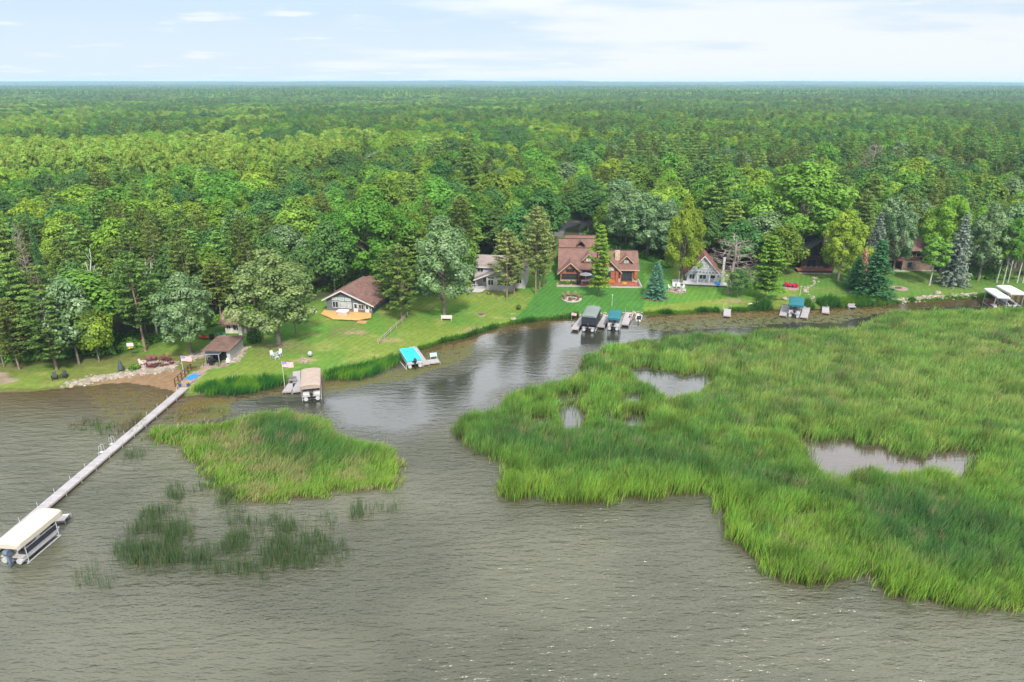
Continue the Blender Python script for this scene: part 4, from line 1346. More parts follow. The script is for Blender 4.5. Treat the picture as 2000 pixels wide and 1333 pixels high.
TRIM_T = mat('trim_tan', (.38, .28, .20), .6, .1, 2)
TRIM_D = mat('trim_dark', (.045, .035, .032), .6, .15, 2)
GLASS = mat('window_glass', (.022, .027, .033), .06, .3, .6, spec=.6)
GLASS_L = mat('window_blind', (.30, .33, .31), .25, .25, .9, spec=.5)
STONE_T = mat('stone_tan', (.46, .36, .24), .9, .2, 3, 'stone', (.32, .24, .17), .5, 2.6)
STONE_B = mat('stone_brown', (.22, .15, .105), .9, .2, 3, 'stone', (.12, .09, .07), .5, 2.4)
CONC = mat('concrete', (.33, .30, .265), .9, .15, 3)
PAVE = mat('paver_pink', (.29, .21, .17), .9, .15, 3, 'stone', (.23, .18, .15), .3, 2.2)
ROCK = mat('rock_pale', (.25, .215, .17), .9, .35, 1.1)
METAL = mat('metal_grey', (.50, .51, .52), .35, .1, 3, metal=.7)
ALU = mat('aluminium', (.45, .45, .46), .45, .08, 3, metal=.3)
BLACK = mat('plastic_black', (.018, .018, .020), .5, .2, 3)
PLW = mat('plastic_white', (.46, .455, .45), .5, .05, 3)
DOCKW = mat('dock_white', (.28, .265, .27), .7, .12, 2, 'planky', (.20, .19, .185), .2, 3.5)
CANV_T = mat('canvas_tan', (.27, .215, .18), .85, .08, 1.0, bump=.5)
CANV_C = mat('canvas_cream', (.43, .385, .31), .85, .06, .8, bump=.5)
CANV_G = mat('canvas_grey_green', (.13, .155, .145), .85, .1, 1.0, bump=.5)
CANV_D = mat('canvas_navy_black', (.022, .024, .034), .7, .2, 1.5)
CANV_TEAL = mat('canvas_teal', (.012, .105, .125), .8, .12, 1.2, bump=.5)
CANV_TURQ = mat('canvas_turquoise', (.02, .52, .62), .8, .08, 1.2, bump=.5)
CANV_W = mat('canvas_white', (.45, .44, .43), .85, .05, 1.0, bump=.5)
REDD = mat('paint_dark_red', (.12, .022, .020), .6, .2, 3)
ORANGE = mat('cushion_orange', (.62, .17, .05), .8, .12, 3)
UX, UY = (1, 0, 0), (0, 1, 0)


class House:
    def __init__(s, name, wx, wy, rz, label, cat='house', z=None):
        s.z = ground(wx, wy) - .05 if z is None else z
        s.o = thing(name, (wx, wy, s.z), rz, label, cat)
        s.wx, s.wy, s.rz = wx, wy, rz

    def loc(s, x, y):               # world -> house plan
        dx, dy = x - s.wx, y - s.wy
        c, q = math.cos(-s.rz), math.sin(-s.rz)
        return (dx * c - dy * q, dx * q + dy * c)

    def part(s, name, mb, m, label=None, parent=None):
        o = mb.build(name, m, parent or s.o)
        if label: o['label'] = label
        return o

    def win(s, p, u, n, w, h, mull=1, fm=TRIM_W, gm=GLASS, fw=.09, name='window', tr=0):
        mb = MB()
        mb.bar(p, u, n, 0, w, 0, fw, .0, .07); mb.bar(p, u, n, 0, w, h - fw, h, .0, .07)
        mb.bar(p, u, n, 0, fw, fw, h - fw, .0, .07); mb.bar(p, u, n, w - fw, w, fw, h - fw, .0, .07)
        for i in range(mull):
            a = w * (i + 1) / (mull + 1)
            mb.bar(p, u, n, a - fw * .4, a + fw * .4, fw, h - fw, .0, .06)
        for i in range(tr):
            b = h * (i + 1) / (tr + 1)
            mb.bar(p, u, n, fw, w - fw, b - .03, b + .03, .0, .055)
        f = mb.build(name, fm, s.o)
        MB().bar(p, u, n, fw * .6, w - fw * .6, fw * .6, h - fw * .6, .0, .03).build('pane', gm, f)
        return f

    def door(s, p, u, n, w=.95, h=2.05, m=TRIM_W, glass=True):
        mb = MB().bar(p, u, n, 0, w, 0, h, 0, .06)
        f = mb.build('door', m, s.o)
        if glass: MB().bar(p, u, n, .2, w - .2, h * .42, h - .2, .06, .075).build('pane', GLASS, f)
        MB().bar(p, u, n, w - .16, w - .09, h * .46, h * .50, .06, .12).build('handle', METAL, f)
        return f


def gable_roof_x(mb, x0, x1, y0, y1, ze, zr, yr=None, ov=.5, t=.16):   # ridge along x
    yr = (y0 + y1) / 2 if yr is None else yr
    s0 = (zr - ze) / (yr - y0); s1 = (zr - ze) / (y1 - yr)
    mb.slab([(x0 - ov, y0 - ov, ze - ov * s0), (x1 + ov, y0 - ov, ze - ov * s0), (x1 + ov, yr, zr), (x0 - ov, yr, zr)], t)
    mb.slab([(x0 - ov, yr, zr), (x1 + ov, yr, zr), (x1 + ov, y1 + ov, ze - ov * s1), (x0 - ov, y1 + ov, ze - ov * s1)], t)


def gable_roof_y(mb, x0, x1, y0, y1, ze0, zr, xr=None, ze1=None, ov=.5, ovf=.5, ovb=.3, t=.16):   # ridge along y
    xr = (x0 + x1) / 2 if xr is None else xr
    ze1 = ze0 if ze1 is None else ze1
    s0 = (zr - ze0) / (xr - x0); s1 = (zr - ze1) / (x1 - xr)
    mb.slab([(x0 - ov, y0 - ovf, ze0 - ov * s0), (xr, y0 - ovf, zr), (xr, y1 + ovb, zr), (x0 - ov, y1 + ovb, ze0 - ov * s0)], t)
    mb.slab([(xr, y0 - ovf, zr), (x1 + ov, y0 - ovf, ze1 - ov * s1), (x1 + ov, y1 + ovb, ze1 - ov * s1), (xr, y1 + ovb, zr)], t)
    return s0, s1


def fascia_y(mb, x0, x1, y, ze0, zr, xr, ze1, ov=.5, ovf=.5, h=.24, t=.03):   # trim boards under a front gable
    s0 = (zr - ze0) / (xr - x0); s1 = (zr - ze1) / (x1 - xr)
    yy = y - ovf
    mb.add([(x0 - ov, yy - t, ze0 - ov * s0 + .03), (xr, yy - t, zr + .03), (xr, yy - t, zr - h), (x0 - ov, yy - t, ze0 - ov * s0 - h),
            (x0 - ov, yy - .002, ze0 - ov * s0 + .03), (xr, yy - .002, zr + .03), (xr, yy - .002, zr - h), (x0 - ov, yy - .002, ze0 - ov * s0 - h)],
           [(3, 2, 1, 0), (4, 5, 6, 7), (0, 1, 5, 4), (2, 3, 7, 6), (0, 4, 7, 3)])
    mb.add([(xr, yy - t, zr + .03), (x1 + ov, yy - t, ze1 - ov * s1 + .03), (x1 + ov, yy - t, ze1 - ov * s1 - h), (xr, yy - t, zr - h),
            (xr, yy - .002, zr + .03), (x1 + ov, yy - .002, ze1 - ov * s1 + .03), (x1 + ov, yy - .002, ze1 - ov * s1 - h), (xr, yy - .002, zr - h)],
           [(3, 2, 1, 0), (4, 5, 6, 7), (0, 1, 5, 4), (2, 3, 7, 6), (1, 2, 6, 5)])


FN = (0, -1, 0)
# --- grey gabled house with golden deck
gx, gy, _ = at(639.4, 608); ex, ey, _ = at(727.6, 615)
rz = math.atan2(ey - gy, ex - gx); Wd = math.hypot(ex - gx, ey - gy)
Hs = House('grey_house', gx, gy, rz, 'blue grey gabled house with red brown shingle roof and golden deck')
xr = Wd * .37; zr, z0, z1 = 4.85, 2.95, 2.25
Hs.part('wall', MB().vprism([(0, -.3), (Wd, -.3), (Wd, z1), (xr, zr - .1), (0, z0)][::-1], 0, 11).vprism([(Wd, -.3), (Wd + 2.2, -.3), (Wd + 2.2, 2.2), (Wd, 2.2)][::-1], 8, 13), LAP_GREY)
r_ = MB(); gable_roof_y(r_, 0, Wd, 0, 9.5, z0, zr, xr, z1, .7, .7, 0)
r_.slab([(xr, 9.5, zr), (Wd + .7, 9.5, z1 - .27), (Wd + .2, 12, 2.3), (xr + 1.0, 12.5, zr - .3)], .15)
gable_roof_y(r_, Wd - 2.6, Wd + 2.6, 8.2, 13, 2.4, 4.35, Wd + .6, 2.4, .5, .4, .3)
Hs.part('roof', r_, SH_RED)
f_ = MB(); fascia_y(f_, 0, Wd, 0, z0, zr, xr, z1, .7, .7, .26); Hs.part('trim', f_, TRIM_W)
for k in range(3):
    Hs.win((1.28 + k * 1.42, 0, .95), UX, FN, 1.32, 1.32, 1, gm=GLASS_L if k else GLASS)
    Hs.win((1.28 + k * 1.42, 0, 2.50), UX, FN, 1.26, .66, 0, mat('trim_pale_green', (.40, .47, .45), .6), GLASS_L)
Hs.door((5.85, 0, .32), UX, FN, .95, 1.85); Hs.win((6.95, 0, .9), UX, FN, 1.2, 1.1, 1); Hs.door((8.35, 0, .32), UX, FN, .85, 1.75); Hs.win((9.32, 0, .85), UX, FN, .4, 1.05, 0)
for k in range(3): Hs.win((Wd, .8 + k * 2.3, 1.0), UY, (1, 0, 0), 1.5, 1.0, 1)
dk = [Hs.loc(*p) for p in ((-38.6, 130.9), (-35.4, 127.8), (-30.5, 127.2), (-28.0, 128.6))] + [(Wd - .2, -.03), (-.6, -.03)]
dko = Hs.part('deck', MB().prism(dk, .12, .30), DECK_Y)
Hs.part('deck_skirt', MB().prism([(x * .96 + .2, y * .95 - .05) for x, y in dk], -.5, .115), TRIM_D)
a, b = Hs.loc(-29.4, 127.0)
Hs.part('step', MB().box(a - 1, a + .9, b - .25, b + .35, -.35, .02).box(a - 1, a + .9, b - .65, b - .27, -.4, -.14), mat('step_wood', (.36, .20, .09), .7, .2))
# hot tub
tb = thing('hot_tub', (Hs.wx, Hs.wy, Hs.z + .30), rz, 'covered round cornered hot tub on the golden deck', 'hot tub')
px0, py0 = Hs.loc(*flat(670, 614, Hs.z + .3))
tm = MB().prism([(px0 + 1.15 * math.copysign(abs(math.cos(t)) ** .45, math.cos(t)), py0 + .85 * math.copysign(abs(math.sin(t)) ** .45, math.sin(t))) for t in np.arange(0, 6.28, .35)], 0, .62)
tm.build('shell', mat('tub_shell', (.44, .33, .31), .6, .1), tb)
MB().prism([(px0 + 1.22 * math.copysign(abs(math.cos(t)) ** .45, math.cos(t)), py0 + .92 * math.copysign(abs(math.sin(t)) ** .45, math.sin(t))) for t in np.arange(0, 6.28, .35)], .62, .76).build('cover', mat('tub_cover', (.60, .50, .48), .7, .08), tb)

# --- log house
lx, ly, _ = at(1094, 551)
Hs = House('log_house', lx, ly, R(-2.5), 'long red brown log house with several gables, dormers and a stone chimney')
L = Hs
Hs.part('wall', MB().box(.1, 9.0, 2.0, 12.5, -.3, 3.0).box(9.0, 18.1, 0.6, 8.6, -.3, 3.25).vprism([(0, -.3), (4.6, -.3), (4.6, 2.75), (2.3, 4.6), (0, 2.75)][::-1], 0, 3.5)
        .vprism([(8.6, -.3), (13.6, -.3), (13.6, 3.3), (11.1, 5.5), (8.6, 3.3)][::-1], -.25, 3.5)
        .hprism([(2.1, 3.0), (12.4, 3.0), (7.2, 6.2)][::-1], .1, 17.9).box(1.0, 9.0, 12.5, 24, -.3, 3.2), WOOD_RED)
r_ = MB()
gable_roof_x(r_, 0, 9.0, 2.0, 12.5, 3.1, 6.7, 7.0, .5); gable_roof_x(r_, 9.5, 18.0, .6, 9.2, 3.4, 6.62, 5.2, .5)
gable_roof_x(r_, .2, 9.5, 12.8, 20.5, 4.3, 7.0, 16.2, .4); gable_roof_x(r_, 2.0, 9.6, 20.8, 28, 3.6, 6.2, 24.4, .4)
gable_roof_y(r_, 0, 4.6, 0, 5.4, 2.8, 4.85, 2.3, 2.8, .75, .7, 0, .15)
gable_roof_y(r_, 8.6, 13.6, -.25, 4.8, 3.35, 5.85, 11.1, 3.35, .75, .7, 0, .15)
for cx, zc, y0, y1 in ((6.7, 6.25, 2.9, 6.4), (15.5, 6.2, 1.7, 4.9)): gable_roof_y(r_, cx - 1.15, cx + 1.15, y0, y1, zc - 1.15, zc, cx, zc - 1.15, .5, .5, 0, .13)
gable_roof_y(r_, 4.5, 6.3, 13.4, 16, 6.1, 7.0, 5.4, 6.1, .25, .05, 0, .12)
Hs.part('roof', r_, SH_LOG)
f_ = MB(); fascia_y(f_, 0, 4.6, 0, 2.8, 4.85, 2.3, 2.8, .75, .7, .22); fascia_y(f_, 8.6, 13.6, -.25, 3.35, 5.85, 11.1, 3.35, .75, .7, .22)
for cx, zc, y0 in ((6.7, 6.25, 2.9), (15.5, 6.2, 1.7)): fascia_y(f_, cx - 1.15, cx + 1.15, y0, zc - 1.15, zc, cx, zc - 1.15, .5, .5, .18)
rc = MB()
for x0_, x1_, yy_, zz_ in ((-.5, 9.5, 7.0, 6.7), (9.0, 18.5, 5.2, 6.62), (-.2, 9.9, 16.2, 7.0), (1.6, 10.0, 24.4, 6.2)): rc.box(x0_, x1_, yy_ - .16, yy_ + .16, zz_ - .03, zz_ + .06)
Hs.part('ridge_cap', rc, mat('ridge_dark', (.055, .032, .027), .9, .2))
Hs.part('trim', f_, TRIM_T)
Hs.part('eave_board', MB().box(13.7, 18.5, .02, .07, 2.92, 3.12), TRIM_T)
for cx, zc, y0 in ((6.7, 6.25, 2.9), (15.5, 6.2, 1.7)):
    d_ = Hs.part('dormer', MB().vprism([(cx - 1.1, zc - 2.2), (cx + 1.1, zc - 2.2), (cx + 1.1, zc - 1.2), (cx, zc - .16), (cx - 1.1, zc - 1.2)][::-1], y0, y0 + 2.4), WOOD_RED)
    Hs.win((cx - .65, y0, zc - 2.0), UX, FN, 1.3, .95, 1, TRIM_D, GLASS_L, .07)
Hs.part('chimney', MB().box(12.9, 14.0, 2.6, 3.5, 3.4, 7.0), STONE_T)
Hs.part('flue', MB().tube((13.45, 6.0, 6.3), (13.45, 6.0, 7.4), .16, .16, 8).tube((14.4, 6.4, 6.2), (14.4, 6.4, 7.0), .2, .2, 8).tube((5.0, 3.6, 3.9), (5.0, 3.6, 4.7), .09, .09, 8), TRIM_D)
Hs.part('stone_base', MB().box(-.05, 4.65, -.06, -.01, -.3, .55).box(17.0, 18.2, .5, .57, -.3, .9).box(13.2, 14.2, .5, .57, -.3, .9), STONE_T)
Hs.win((.35, 0, .75), UX, FN, 3.9, 1.35, 3, TRIM_D, GLASS, .07, tr=1); Hs.win((1.3, 0, 2.45), UX, FN, 2.0, .8, 0, TRIM_D, GLASS, .07)
Hs.win((9.2, -.25, .5), UX, FN, 2.6, 2.2, 1, TRIM_D, GLASS, .08); Hs.win((10.0, -.25, 2.9), UX, FN, 2.6, 1.0, 2, TRIM_D, GLASS_L, .08)
Hs.win((14.4, .6, .35), UX, FN, 2.5, 2.2, 1, TRIM_D, GLASS, .09, 'sliding_door'); Hs.win((5.0, 2.0, .4), UX, FN, 3.2, 2.2, 2, TRIM_D, GLASS, .08, 'sliding_door')
Hs.part('porch_post', MB().box(12.9, 13.55, -.6, -.26, 0, 2.9), WOOD_RED); Hs.part('porch_post', MB().box(17.35, 18.1, .15, .5, .9, 3.0), WOOD_RED); Hs.part('porch_post', MB().box(8.25, 8.75, -.7, -.3, 0, 3.0), WOOD_RED)
Hs.part('deck', MB().box(4.7, 17.9, -3.0, -.3, .08, .24).box(4.7, 8.5, -.3, 1.95, .08, .24), DECK_R)
rl = MB()
rl.box(4.9, 13.0, -3.0, -2.92, .88, .96)
for k in range(33): rl.box(4.9 + k * .25, 4.94 + k * .25, -2.98, -2.94, .24, .88)
Hs.part('railing', rl, DECK_R)
Hs.part('edging', MB().box(-.9, 4.6, -3.4, -3.15, -.2, .1).box(4.6, 18.8, -3.6, -3.35, -.2, .1).box(18.6, 18.85, -3.35, 3.2, -.2, .1), CONC)
Hs.part('garden_bed', MB().box(-.9, 4.6, -3.14, -.07, -.3, .05).box(4.65, 18.58, -3.34, -3.05, -.3, .05).box(18.2, 18.58, -3.0, 3, -.3, .04), mat('mulch', (.17, .10, .07), .9, .4, 4))


def leafy(name, x, y, z, r, hgt, m, n=160, size=.16, seed=1, parent=None):
    g = np.random.default_rng(seed)
    d = unit(g.normal(size=(n, 3)) + np.array([0, 0, .25]))
    P = d * g.uniform(.6, 1.05, n)[:, None] * np.array([r, r, hgt * .55]) + np.array([0, 0, hgt * .5])
    P[:, 2] = np.maximum(P[:, 2], .04)
    me = leaf_mesh(name, [leaves(P, unit(d + g.normal(size=(n, 3)) * .4), size, .6, g.uniform(.1, 1, n), g)], m)
    return link(name, me, parent, (x, y, z))


FLOWER = leaf_mat('petal_red', (.12, .015, .03), (.30, .035, .075), .02, .2, .2)
FLOWY = leaf_mat('petal_yellow', (.14, .13, .015), (.36, .27, .03), .02, .2, .2)


def bush(px, py, r, h, label, m='green', n=220, group=None, name='bush', cat='bush'):
    x, y, z = at(px, py)
    o = thing(name, (x, y, z - .05), 0, label, cat, group)
    leafy('foliage', 0, 0, 0, r, h, LEAF[m] if isinstance(m, str) else m, n, .15 + .05 * r, int(px), o)
    MB().tube((0, 0, -.2), (0, 0, h * .6), .05, .03, 5).build('stem', BARK, o)
    return o


for k, px in enumerate((1095, 1102, 1109, 1116, 1123)):
    bush(px, 555, .55, .75, 'low clipped shrub in the row under the left gable window of the log house', 'dark' if k % 2 else 'green', 120, 'shrubs under the log house window')
bush(1219, 557, .6, .75, 'yellow flowering shrub at the deck edge of the log house', FLOWY, 150)
bush(1236, 556, .6, .6, 'red flowering shrub at the right deck corner of the log house', FLOWER, 120)
bush(1176, 560, .45, .5, 'small green shrub by the pale stones in front of the log house deck', 'bright', 100)


def rock(px, py, r, label, group=None, m=ROCK):
    x, y, z = at(px, py)
    o = MB().ball((0, 0, r * .25), (r, r * .8, r * .6), 7, 5, .14).build('rock', m, None, (x, y, z), random.uniform(0, 6))
    return tag(o, label, 'rock', group)


for px, py in ((1089, 556), (1098, 558), (1115, 558), (1168, 560), (1204, 561), (1226, 561), (1231, 560)):
    rock(px, py, .38, 'pale boulder along the edging in front of the log house', 'boulders along the log house edging')


def chair(name, x, y, z, rz, m, label, cat, group=None, s=1.0, sling=None):
    mb = MB()
    mb.slab([(-.28, -.3, .38), (.28, -.3, .38), (.26, .28, .27), (-.26, .28, .27)], .04)
    mb.slab([(-.27, .22, .28), (.27, .22, .28), (.24, .52, 1.0), (-.24, .52, 1.0)], .05)
    for q in (-1, 1):
        mb.box(q * .36 - .06, q * .36 + .06, -.36, .34, .55, .59)
        mb.box(q * .33 - .03, q * .33 + .03, -.34, -.27, 0, .55); mb.box(q * .33 - .03, q * .33 + .03, .2, .28, 0, .55)
    o = mb.build(name, m, None, (x, y, z), rz)
    o.scale = (s, s, s)
    return tag(o, label, cat, group)


def patio_umbrella(x, y, z, m, label, r=1.5):
    o = thing('patio_umbrella', (x, y, z), 0, label, 'umbrella')
    MB().tube((0, 0, 0), (0, 0, 2.45), .03, .03, 6).build('pole', METAL, o)
    vs = [(0, 0, 2.6)] + [(r * math.cos(t * math.pi / 4), r * math.sin(t * math.pi / 4), 2.1) for t in range(8)] + [(0, 0, 2.55)] + [(r * math.cos(t * math.pi / 4), r * math.sin(t * math.pi / 4), 2.02) for t in range(8)]
    fs = [(0, 1 + t, 1 + (t + 1) % 8) for t in range(8)] + [(9, 10 + (t + 1) % 8, 10 + t) for t in range(8)] + [(1 + t, 10 + t, 10 + (t + 1) % 8, 1 + (t + 1) % 8) for t in range(8)]
    MB().add(vs, fs).build('canopy', m, o)
    return o


lz = L.z + .24


def Lw(x, y):
    c, q = math.cos(L.rz), math.sin(L.rz)
    return L.wx + x * c - y * q, L.wy + x * q + y * c


a, b = Lw(5.9, -1.4)
patio_umbrella(a, b, lz, mat('canvas_pale_grey', (.34, .32, .31), .85), 'pale grey patio umbrella on the log house deck')
a, b = Lw(7.6, -1.2)
patio_umbrella(a, b, lz - .5, mat('canvas_dark_green', (.05, .08, .07), .85), 'dark green patio umbrella beside the pale one on the log house deck', 1.2)
a, b = Lw(5.9, -1.9)
t_ = thing('patio_table', (a, b, lz), 0, 'white framed dining table under the pale umbrella', 'table')
MB().box(-1.0, 1.0, -.5, .5, .70, .75).build('top', PLW, t_)
for q in (-1, 1):
    for w in (-1, 1): MB().box(q * .92 - .04, q * .92 + .04, w * .42 - .04, w * .42 + .04, 0, .70).build('leg', PLW, t_)
for k, (x, rz_) in enumerate(((9.3, 2.9), (10.4, 3.2), (11.3, 3.1), (12.2, 3.4))):
    a, b = Lw(x, -1.7); chair('deck_chair', a, b, lz, rz_, ORANGE, 'orange cushioned chair in the row on the log house deck', 'chair', 'orange chairs on the log house deck', 1.05)
a, b = Lw(4.2, -2.3)
gr_ = thing('grill', (a, b, L.z), 0, 'black grill at the left end of the log house deck', 'grill')
MB().box(-.45, .45, -.3, .3, .75, 1.15).build('lid', BLACK, gr_); MB().box(-.4, .4, -.26, .26, .05, .749).build('cabinet', BLACK, gr_)

# --- white house
wx_, wy_, _ = at(950, 566)
Hs = House('white_house', wx_, wy_, R(-8), 'two storey white house with grey roof and low gabled porch wing')
Hs.part('wall', MB().box(-3.2, 8.6, 2.6, 9.0, -.3, 5.0).vprism([(0, -.3), (6.0, -.3), (6.0, 2.7), (2.2, 4.2), (0, 3.2)][::-1], 0, 2.6)
        .hprism([(2.6, 5.0), (9.0, 5.0), (5.8, 6.5)][::-1], -3.2, 8.6), LAP_WHITE)
r_ = MB(); gable_roof_x(r_, -3.2, 8.6, 2.6, 9.0, 5.05, 6.75, 5.8, .5)
gable_roof_y(r_, -2.6, 6.0, 0, 2.7, 2.45, 4.4, 2.2, 2.9, .3, .5, 0, .16)
Hs.part('roof', r_, SH_GREY)
f_ = MB(); fascia_y(f_, -2.6, 6.0, 0, 2.45, 4.4, 2.2, 2.9, .3, .5, .22); f_.box(-3.7, 9.1, 2.03, 2.08, 4.55, 4.8); Hs.part('trim', f_, TRIM_W)
Hs.win((.35, 0, 1.1), UX, FN, 1.35, 1.35, 1); Hs.win((2.4, 0, 1.1), UX, FN, 1.35, 1.35, 1); Hs.win((4.2, 0, 1.1), UX, FN, 1.35, 1.35, 1); Hs.win((.35, 0, 2.6), UX, FN, 1.5, .5, 1)
Hs.win((6.6, 2.6, 1.0), UX, FN, 1.2, 1.2, 1); Hs.win((6.2, 2.6, 3.5), UX, FN, 1.2, 1.1, 1); Hs.win((-2.6, 2.6, 3.4), UX, FN, 1.5, 1.2, 1); Hs.win((1.5, 2.6, 4.25), UX, FN, .6, .6, 0)
Hs.win((8.6, 4.0, 1.0), UY, (1, 0, 0), .9, 1.2, 0); Hs.win((8.6, 4.0, 3.5), UY, (1, 0, 0), .9, 1.2, 0)
Hs.door((-1.4, 2.6, .3), UX, FN, 1.7, 2.05, TRIM_W)
Hs.part('porch_post', MB().box(-2.5, -2.35, .05, .2, .3, 2.4), TRIM_W)
Hs.part('deck', MB().prism([(-.1, -.1), (-.1, 2.55), (-3.6, 2.55), (-3.6, .4), (-4.6, -.3), (-5.2, -2.1), (-1.6, -3.0), (-.5, -2.2)], .12, .3), DECK_G)
rl = MB()
for k in range(4): rl.box(-3.4 + k * .45, -3.34 + k * .45, -.1, -.04, .3, 1.15)
rl.box(-3.4, -1.95, -.12, -.02, 1.15, 1.22); Hs.part('railing', rl, TRIM_W)
Hs.part('chimney', MB().tube((4.6, 7, 6), (4.6, 7, 8.2), .25, .25, 8), CONC)
Hs.part('foundation', MB().box(-.03, 6.03, -.04, -.005, -.3, .3), CONC)
bush(955, 575, .6, .6, 'small pale leafed shrub in a bed before the white house', 'grey', 120)

# --- pale blue house with pergola
bx_, by_, _ = at(1341, 552)
Hs = House('blue_house', bx_, by_, R(-10), 'pale blue house with steep brick red gable roof and white pergola')
W8 = 7.3; xr = 3.55
Hs.part('wall', MB().vprism([(0, -.3), (W8, -.3), (W8, 2.5), (xr, 6.5), (0, 2.5)][::-1], 0, 10.5), LAP_BLUE)
r_ = MB(); gable_roof_y(r_, 0, W8, 0, 10.5, 2.6, 6.72, xr, 2.6, .55, .55, .4, .17); Hs.part('roof', r_, SH_BRICK)
f_ = MB(); fascia_y(f_, 0, W8, 0, 2.6, 6.72, xr, 2.6, .55, .55, .3); f_.box(.1, W8 - .1, -.06, -.005, 2.85, 3.05); Hs.part('trim', f_, TRIM_W)
Hs.win((2.8, 0, 3.55), UX, FN, 1.9, 1.45, 1, fw=.14, gm=GLASS_L); Hs.win((2.7, 0, 1.0), UX, FN, 1.7, 1.35, 1); Hs.win((5.2, 0, 1.2), UX, FN, 1.25, .95, 0); Hs.win((.4, 0, .9), UX, FN, 1.4, 1.3, 1)
Hs.part('chimney', MB().box(W8 + .56, W8 + 1.05, .2, .75, -.3, 6.3), mat('chimney_white', (.62, .59, .56), .8, .1, 3, 'stone', (.5, .47, .44), .3, 3.0))
Hs.part('deck', MB().box(-1.2, 9.0, -2.6, -.07, .32, .5).box(-3.4, -1.2, -2.2, 1, .1, .42), DECK_G)
Hs.part('deck_skirt', MB().box(-1.1, 8.9, -2.5, -2.4, -.4, .315), TRIM_D)
pg = MB()
for x in (2.2, 4.85, 8.1): pg.box(x - .11, x + .11, -2.4, -2.18, .5, 2.7)
pg.box(1.9, 8.9, -2.45, -2.13, 2.70, 2.92)
for k in range(9): pg.box(2.2 + k * .76, 2.29 + k * .76, -2.9, -.07, 2.93, 3.08)
Hs.part('pergola', pg, TRIM_W)
B = Hs
for k, (px, py, rz_) in enumerate(((1309, 566, .9), (1317, 563, .3), (1325, 563, -.2), (1333, 566, -.8), (1327, 572, -2.4), (1336, 571, -1.9))):
    x, y, z = at(px, py); chair('adirondack_chair', x, y, z + .06, rz_, PLW, 'white garden chair in the ring round the fire pit by the blue house', 'chair', 'white chairs round the blue house fire pit', 1.05)


def disc(px, py, r, name, label, cat, m, t=.06, ring=None, pit=True, squash=1.0):
    x, y, z = at(px, py)
    o = thing(name, (x, y, z), 0, label, cat)
    MB().prism([(r * math.cos(a_) * (1 + .05 * math.sin(a_ * 3)), r * squash * math.sin(a_)) for a_ in np.arange(0, 6.28, .26)], -.25, t).build('paving', m, o)
    if pit:
        mb = MB()
        rr = ring or .55
        for k in range(10):
            a_ = k * .628; mb.ball((rr * math.cos(a_), rr * math.sin(a_), t + .1), (.2, .17, .16), 6, 4, .12)
        mb.build('stone_ring', STONE_B, o); MB().prism([(rr * .8 * math.cos(a_), rr * .8 * math.sin(a_)) for a_ in np.arange(0, 6.28, .5)], t, t + .05).build('ash', BLACK, o)
    return o


disc(1322, 568, 2.2, 'fire_pit', 'round paved fire pit left of the blue house', 'fire pit', PAVE)
disc(1755, 563.5, 2.05, 'fire_pit', 'round tan paved fire pit on the lawn before the brown house', 'fire pit', PAVE, .05, .6)
disc(940, 615.5, .85, 'fire_pit', 'small dark fire ring alone on the lawn below the white house', 'fire pit', CONC, .04, .6)
x, y, z = at(1401, 560)
o = thing('water_ball', (x, y, z), 0, 'blue covered round tub at the corner of the blue house', 'tub')
MB().ball((0, 0, .55), (.7, .7, .62), 12, 8, .02).build('cover', mat('cover_blue', (.03, .22, .55), .5, .15, 2), o, smooth=True); MB().tube((0, 0, 0), (0, 0, .3), .6, .66, 12).build('base', BLACK, o)
x, y, z = at(1376, 556); chair('adirondack_chair', x, y, z + .02, .2, PLW, 'white garden chair alone below the pergola of the blue house', 'chair')
x, y, z = B.wx, B.wy, B.z
o = thing('street_lamp', at(1325, 557), 0, 'thin white lamp post left of the blue house deck', 'lamp post')
MB().tube((0, 0, 0), (0, 0, 3.0), .05, .04, 6).build('pole', TRIM_W, o); MB().ball((0, 0, 3.1), .16, 8, 6).build('lamp_globe', PLW, o)

# --- dark cabin
dx_, dy_, _ = at(1562, 527)
Hs = House('dark_cabin', dx_, dy_, R(-4), 'dark brown cabin with slate roof and stone chimney hidden in trees')
Hs.part('wall', MB().vprism([(0, -.3), (8.4, -.3), (8.4, 3.6), (3.8, 7.4), (0, 4.2)][::-1], 0, 9), WOOD_DK)
r_ = MB(); gable_roof_y(r_, 0, 8.4, 0, 9, 4.2, 7.6, 3.8, 3.7, .7, .8, .4, .18); Hs.part('roof', r_, SH_DARK)
Hs.part('chimney', MB().box(5.2, 6.3, 1.2, 2.2, 5.0, 8.9), STONE_T)
Hs.win((1.5, 0, .8), UX, FN, 2.2, 1.9, 1, TRIM_D); Hs.win((4.6, 0, .8), UX, FN, 2.2, 1.9, 1, TRIM_D); Hs.win((2.4, 0, 3.6), UX, FN, 2.6, 1.6, 1, TRIM_D)
Hs.part('deck', MB().box(-1.4, 7.2, -2.6, -.05, .45, .62), DECK_R); Hs.part('deck_skirt', MB().box(-1.3, 7.1, -2.5, -2.4, -.3, .44), TRIM_D)
rl = MB(); rl.box(-.2, 4.9, -2.6, -2.5, 1.35, 1.45)
for k in range(26): rl.box(-.2 + k * .2, -.15 + k * .2, -2.58, -2.52, .62, 1.35)
Hs.part('railing', rl, mat('railing_wood', (.26, .17, .13), .7, .2))
Hs.part('stone_edge', MB().box(-1.4, 7.6, -3.6, -3.3, -.2, .15), ROCK)
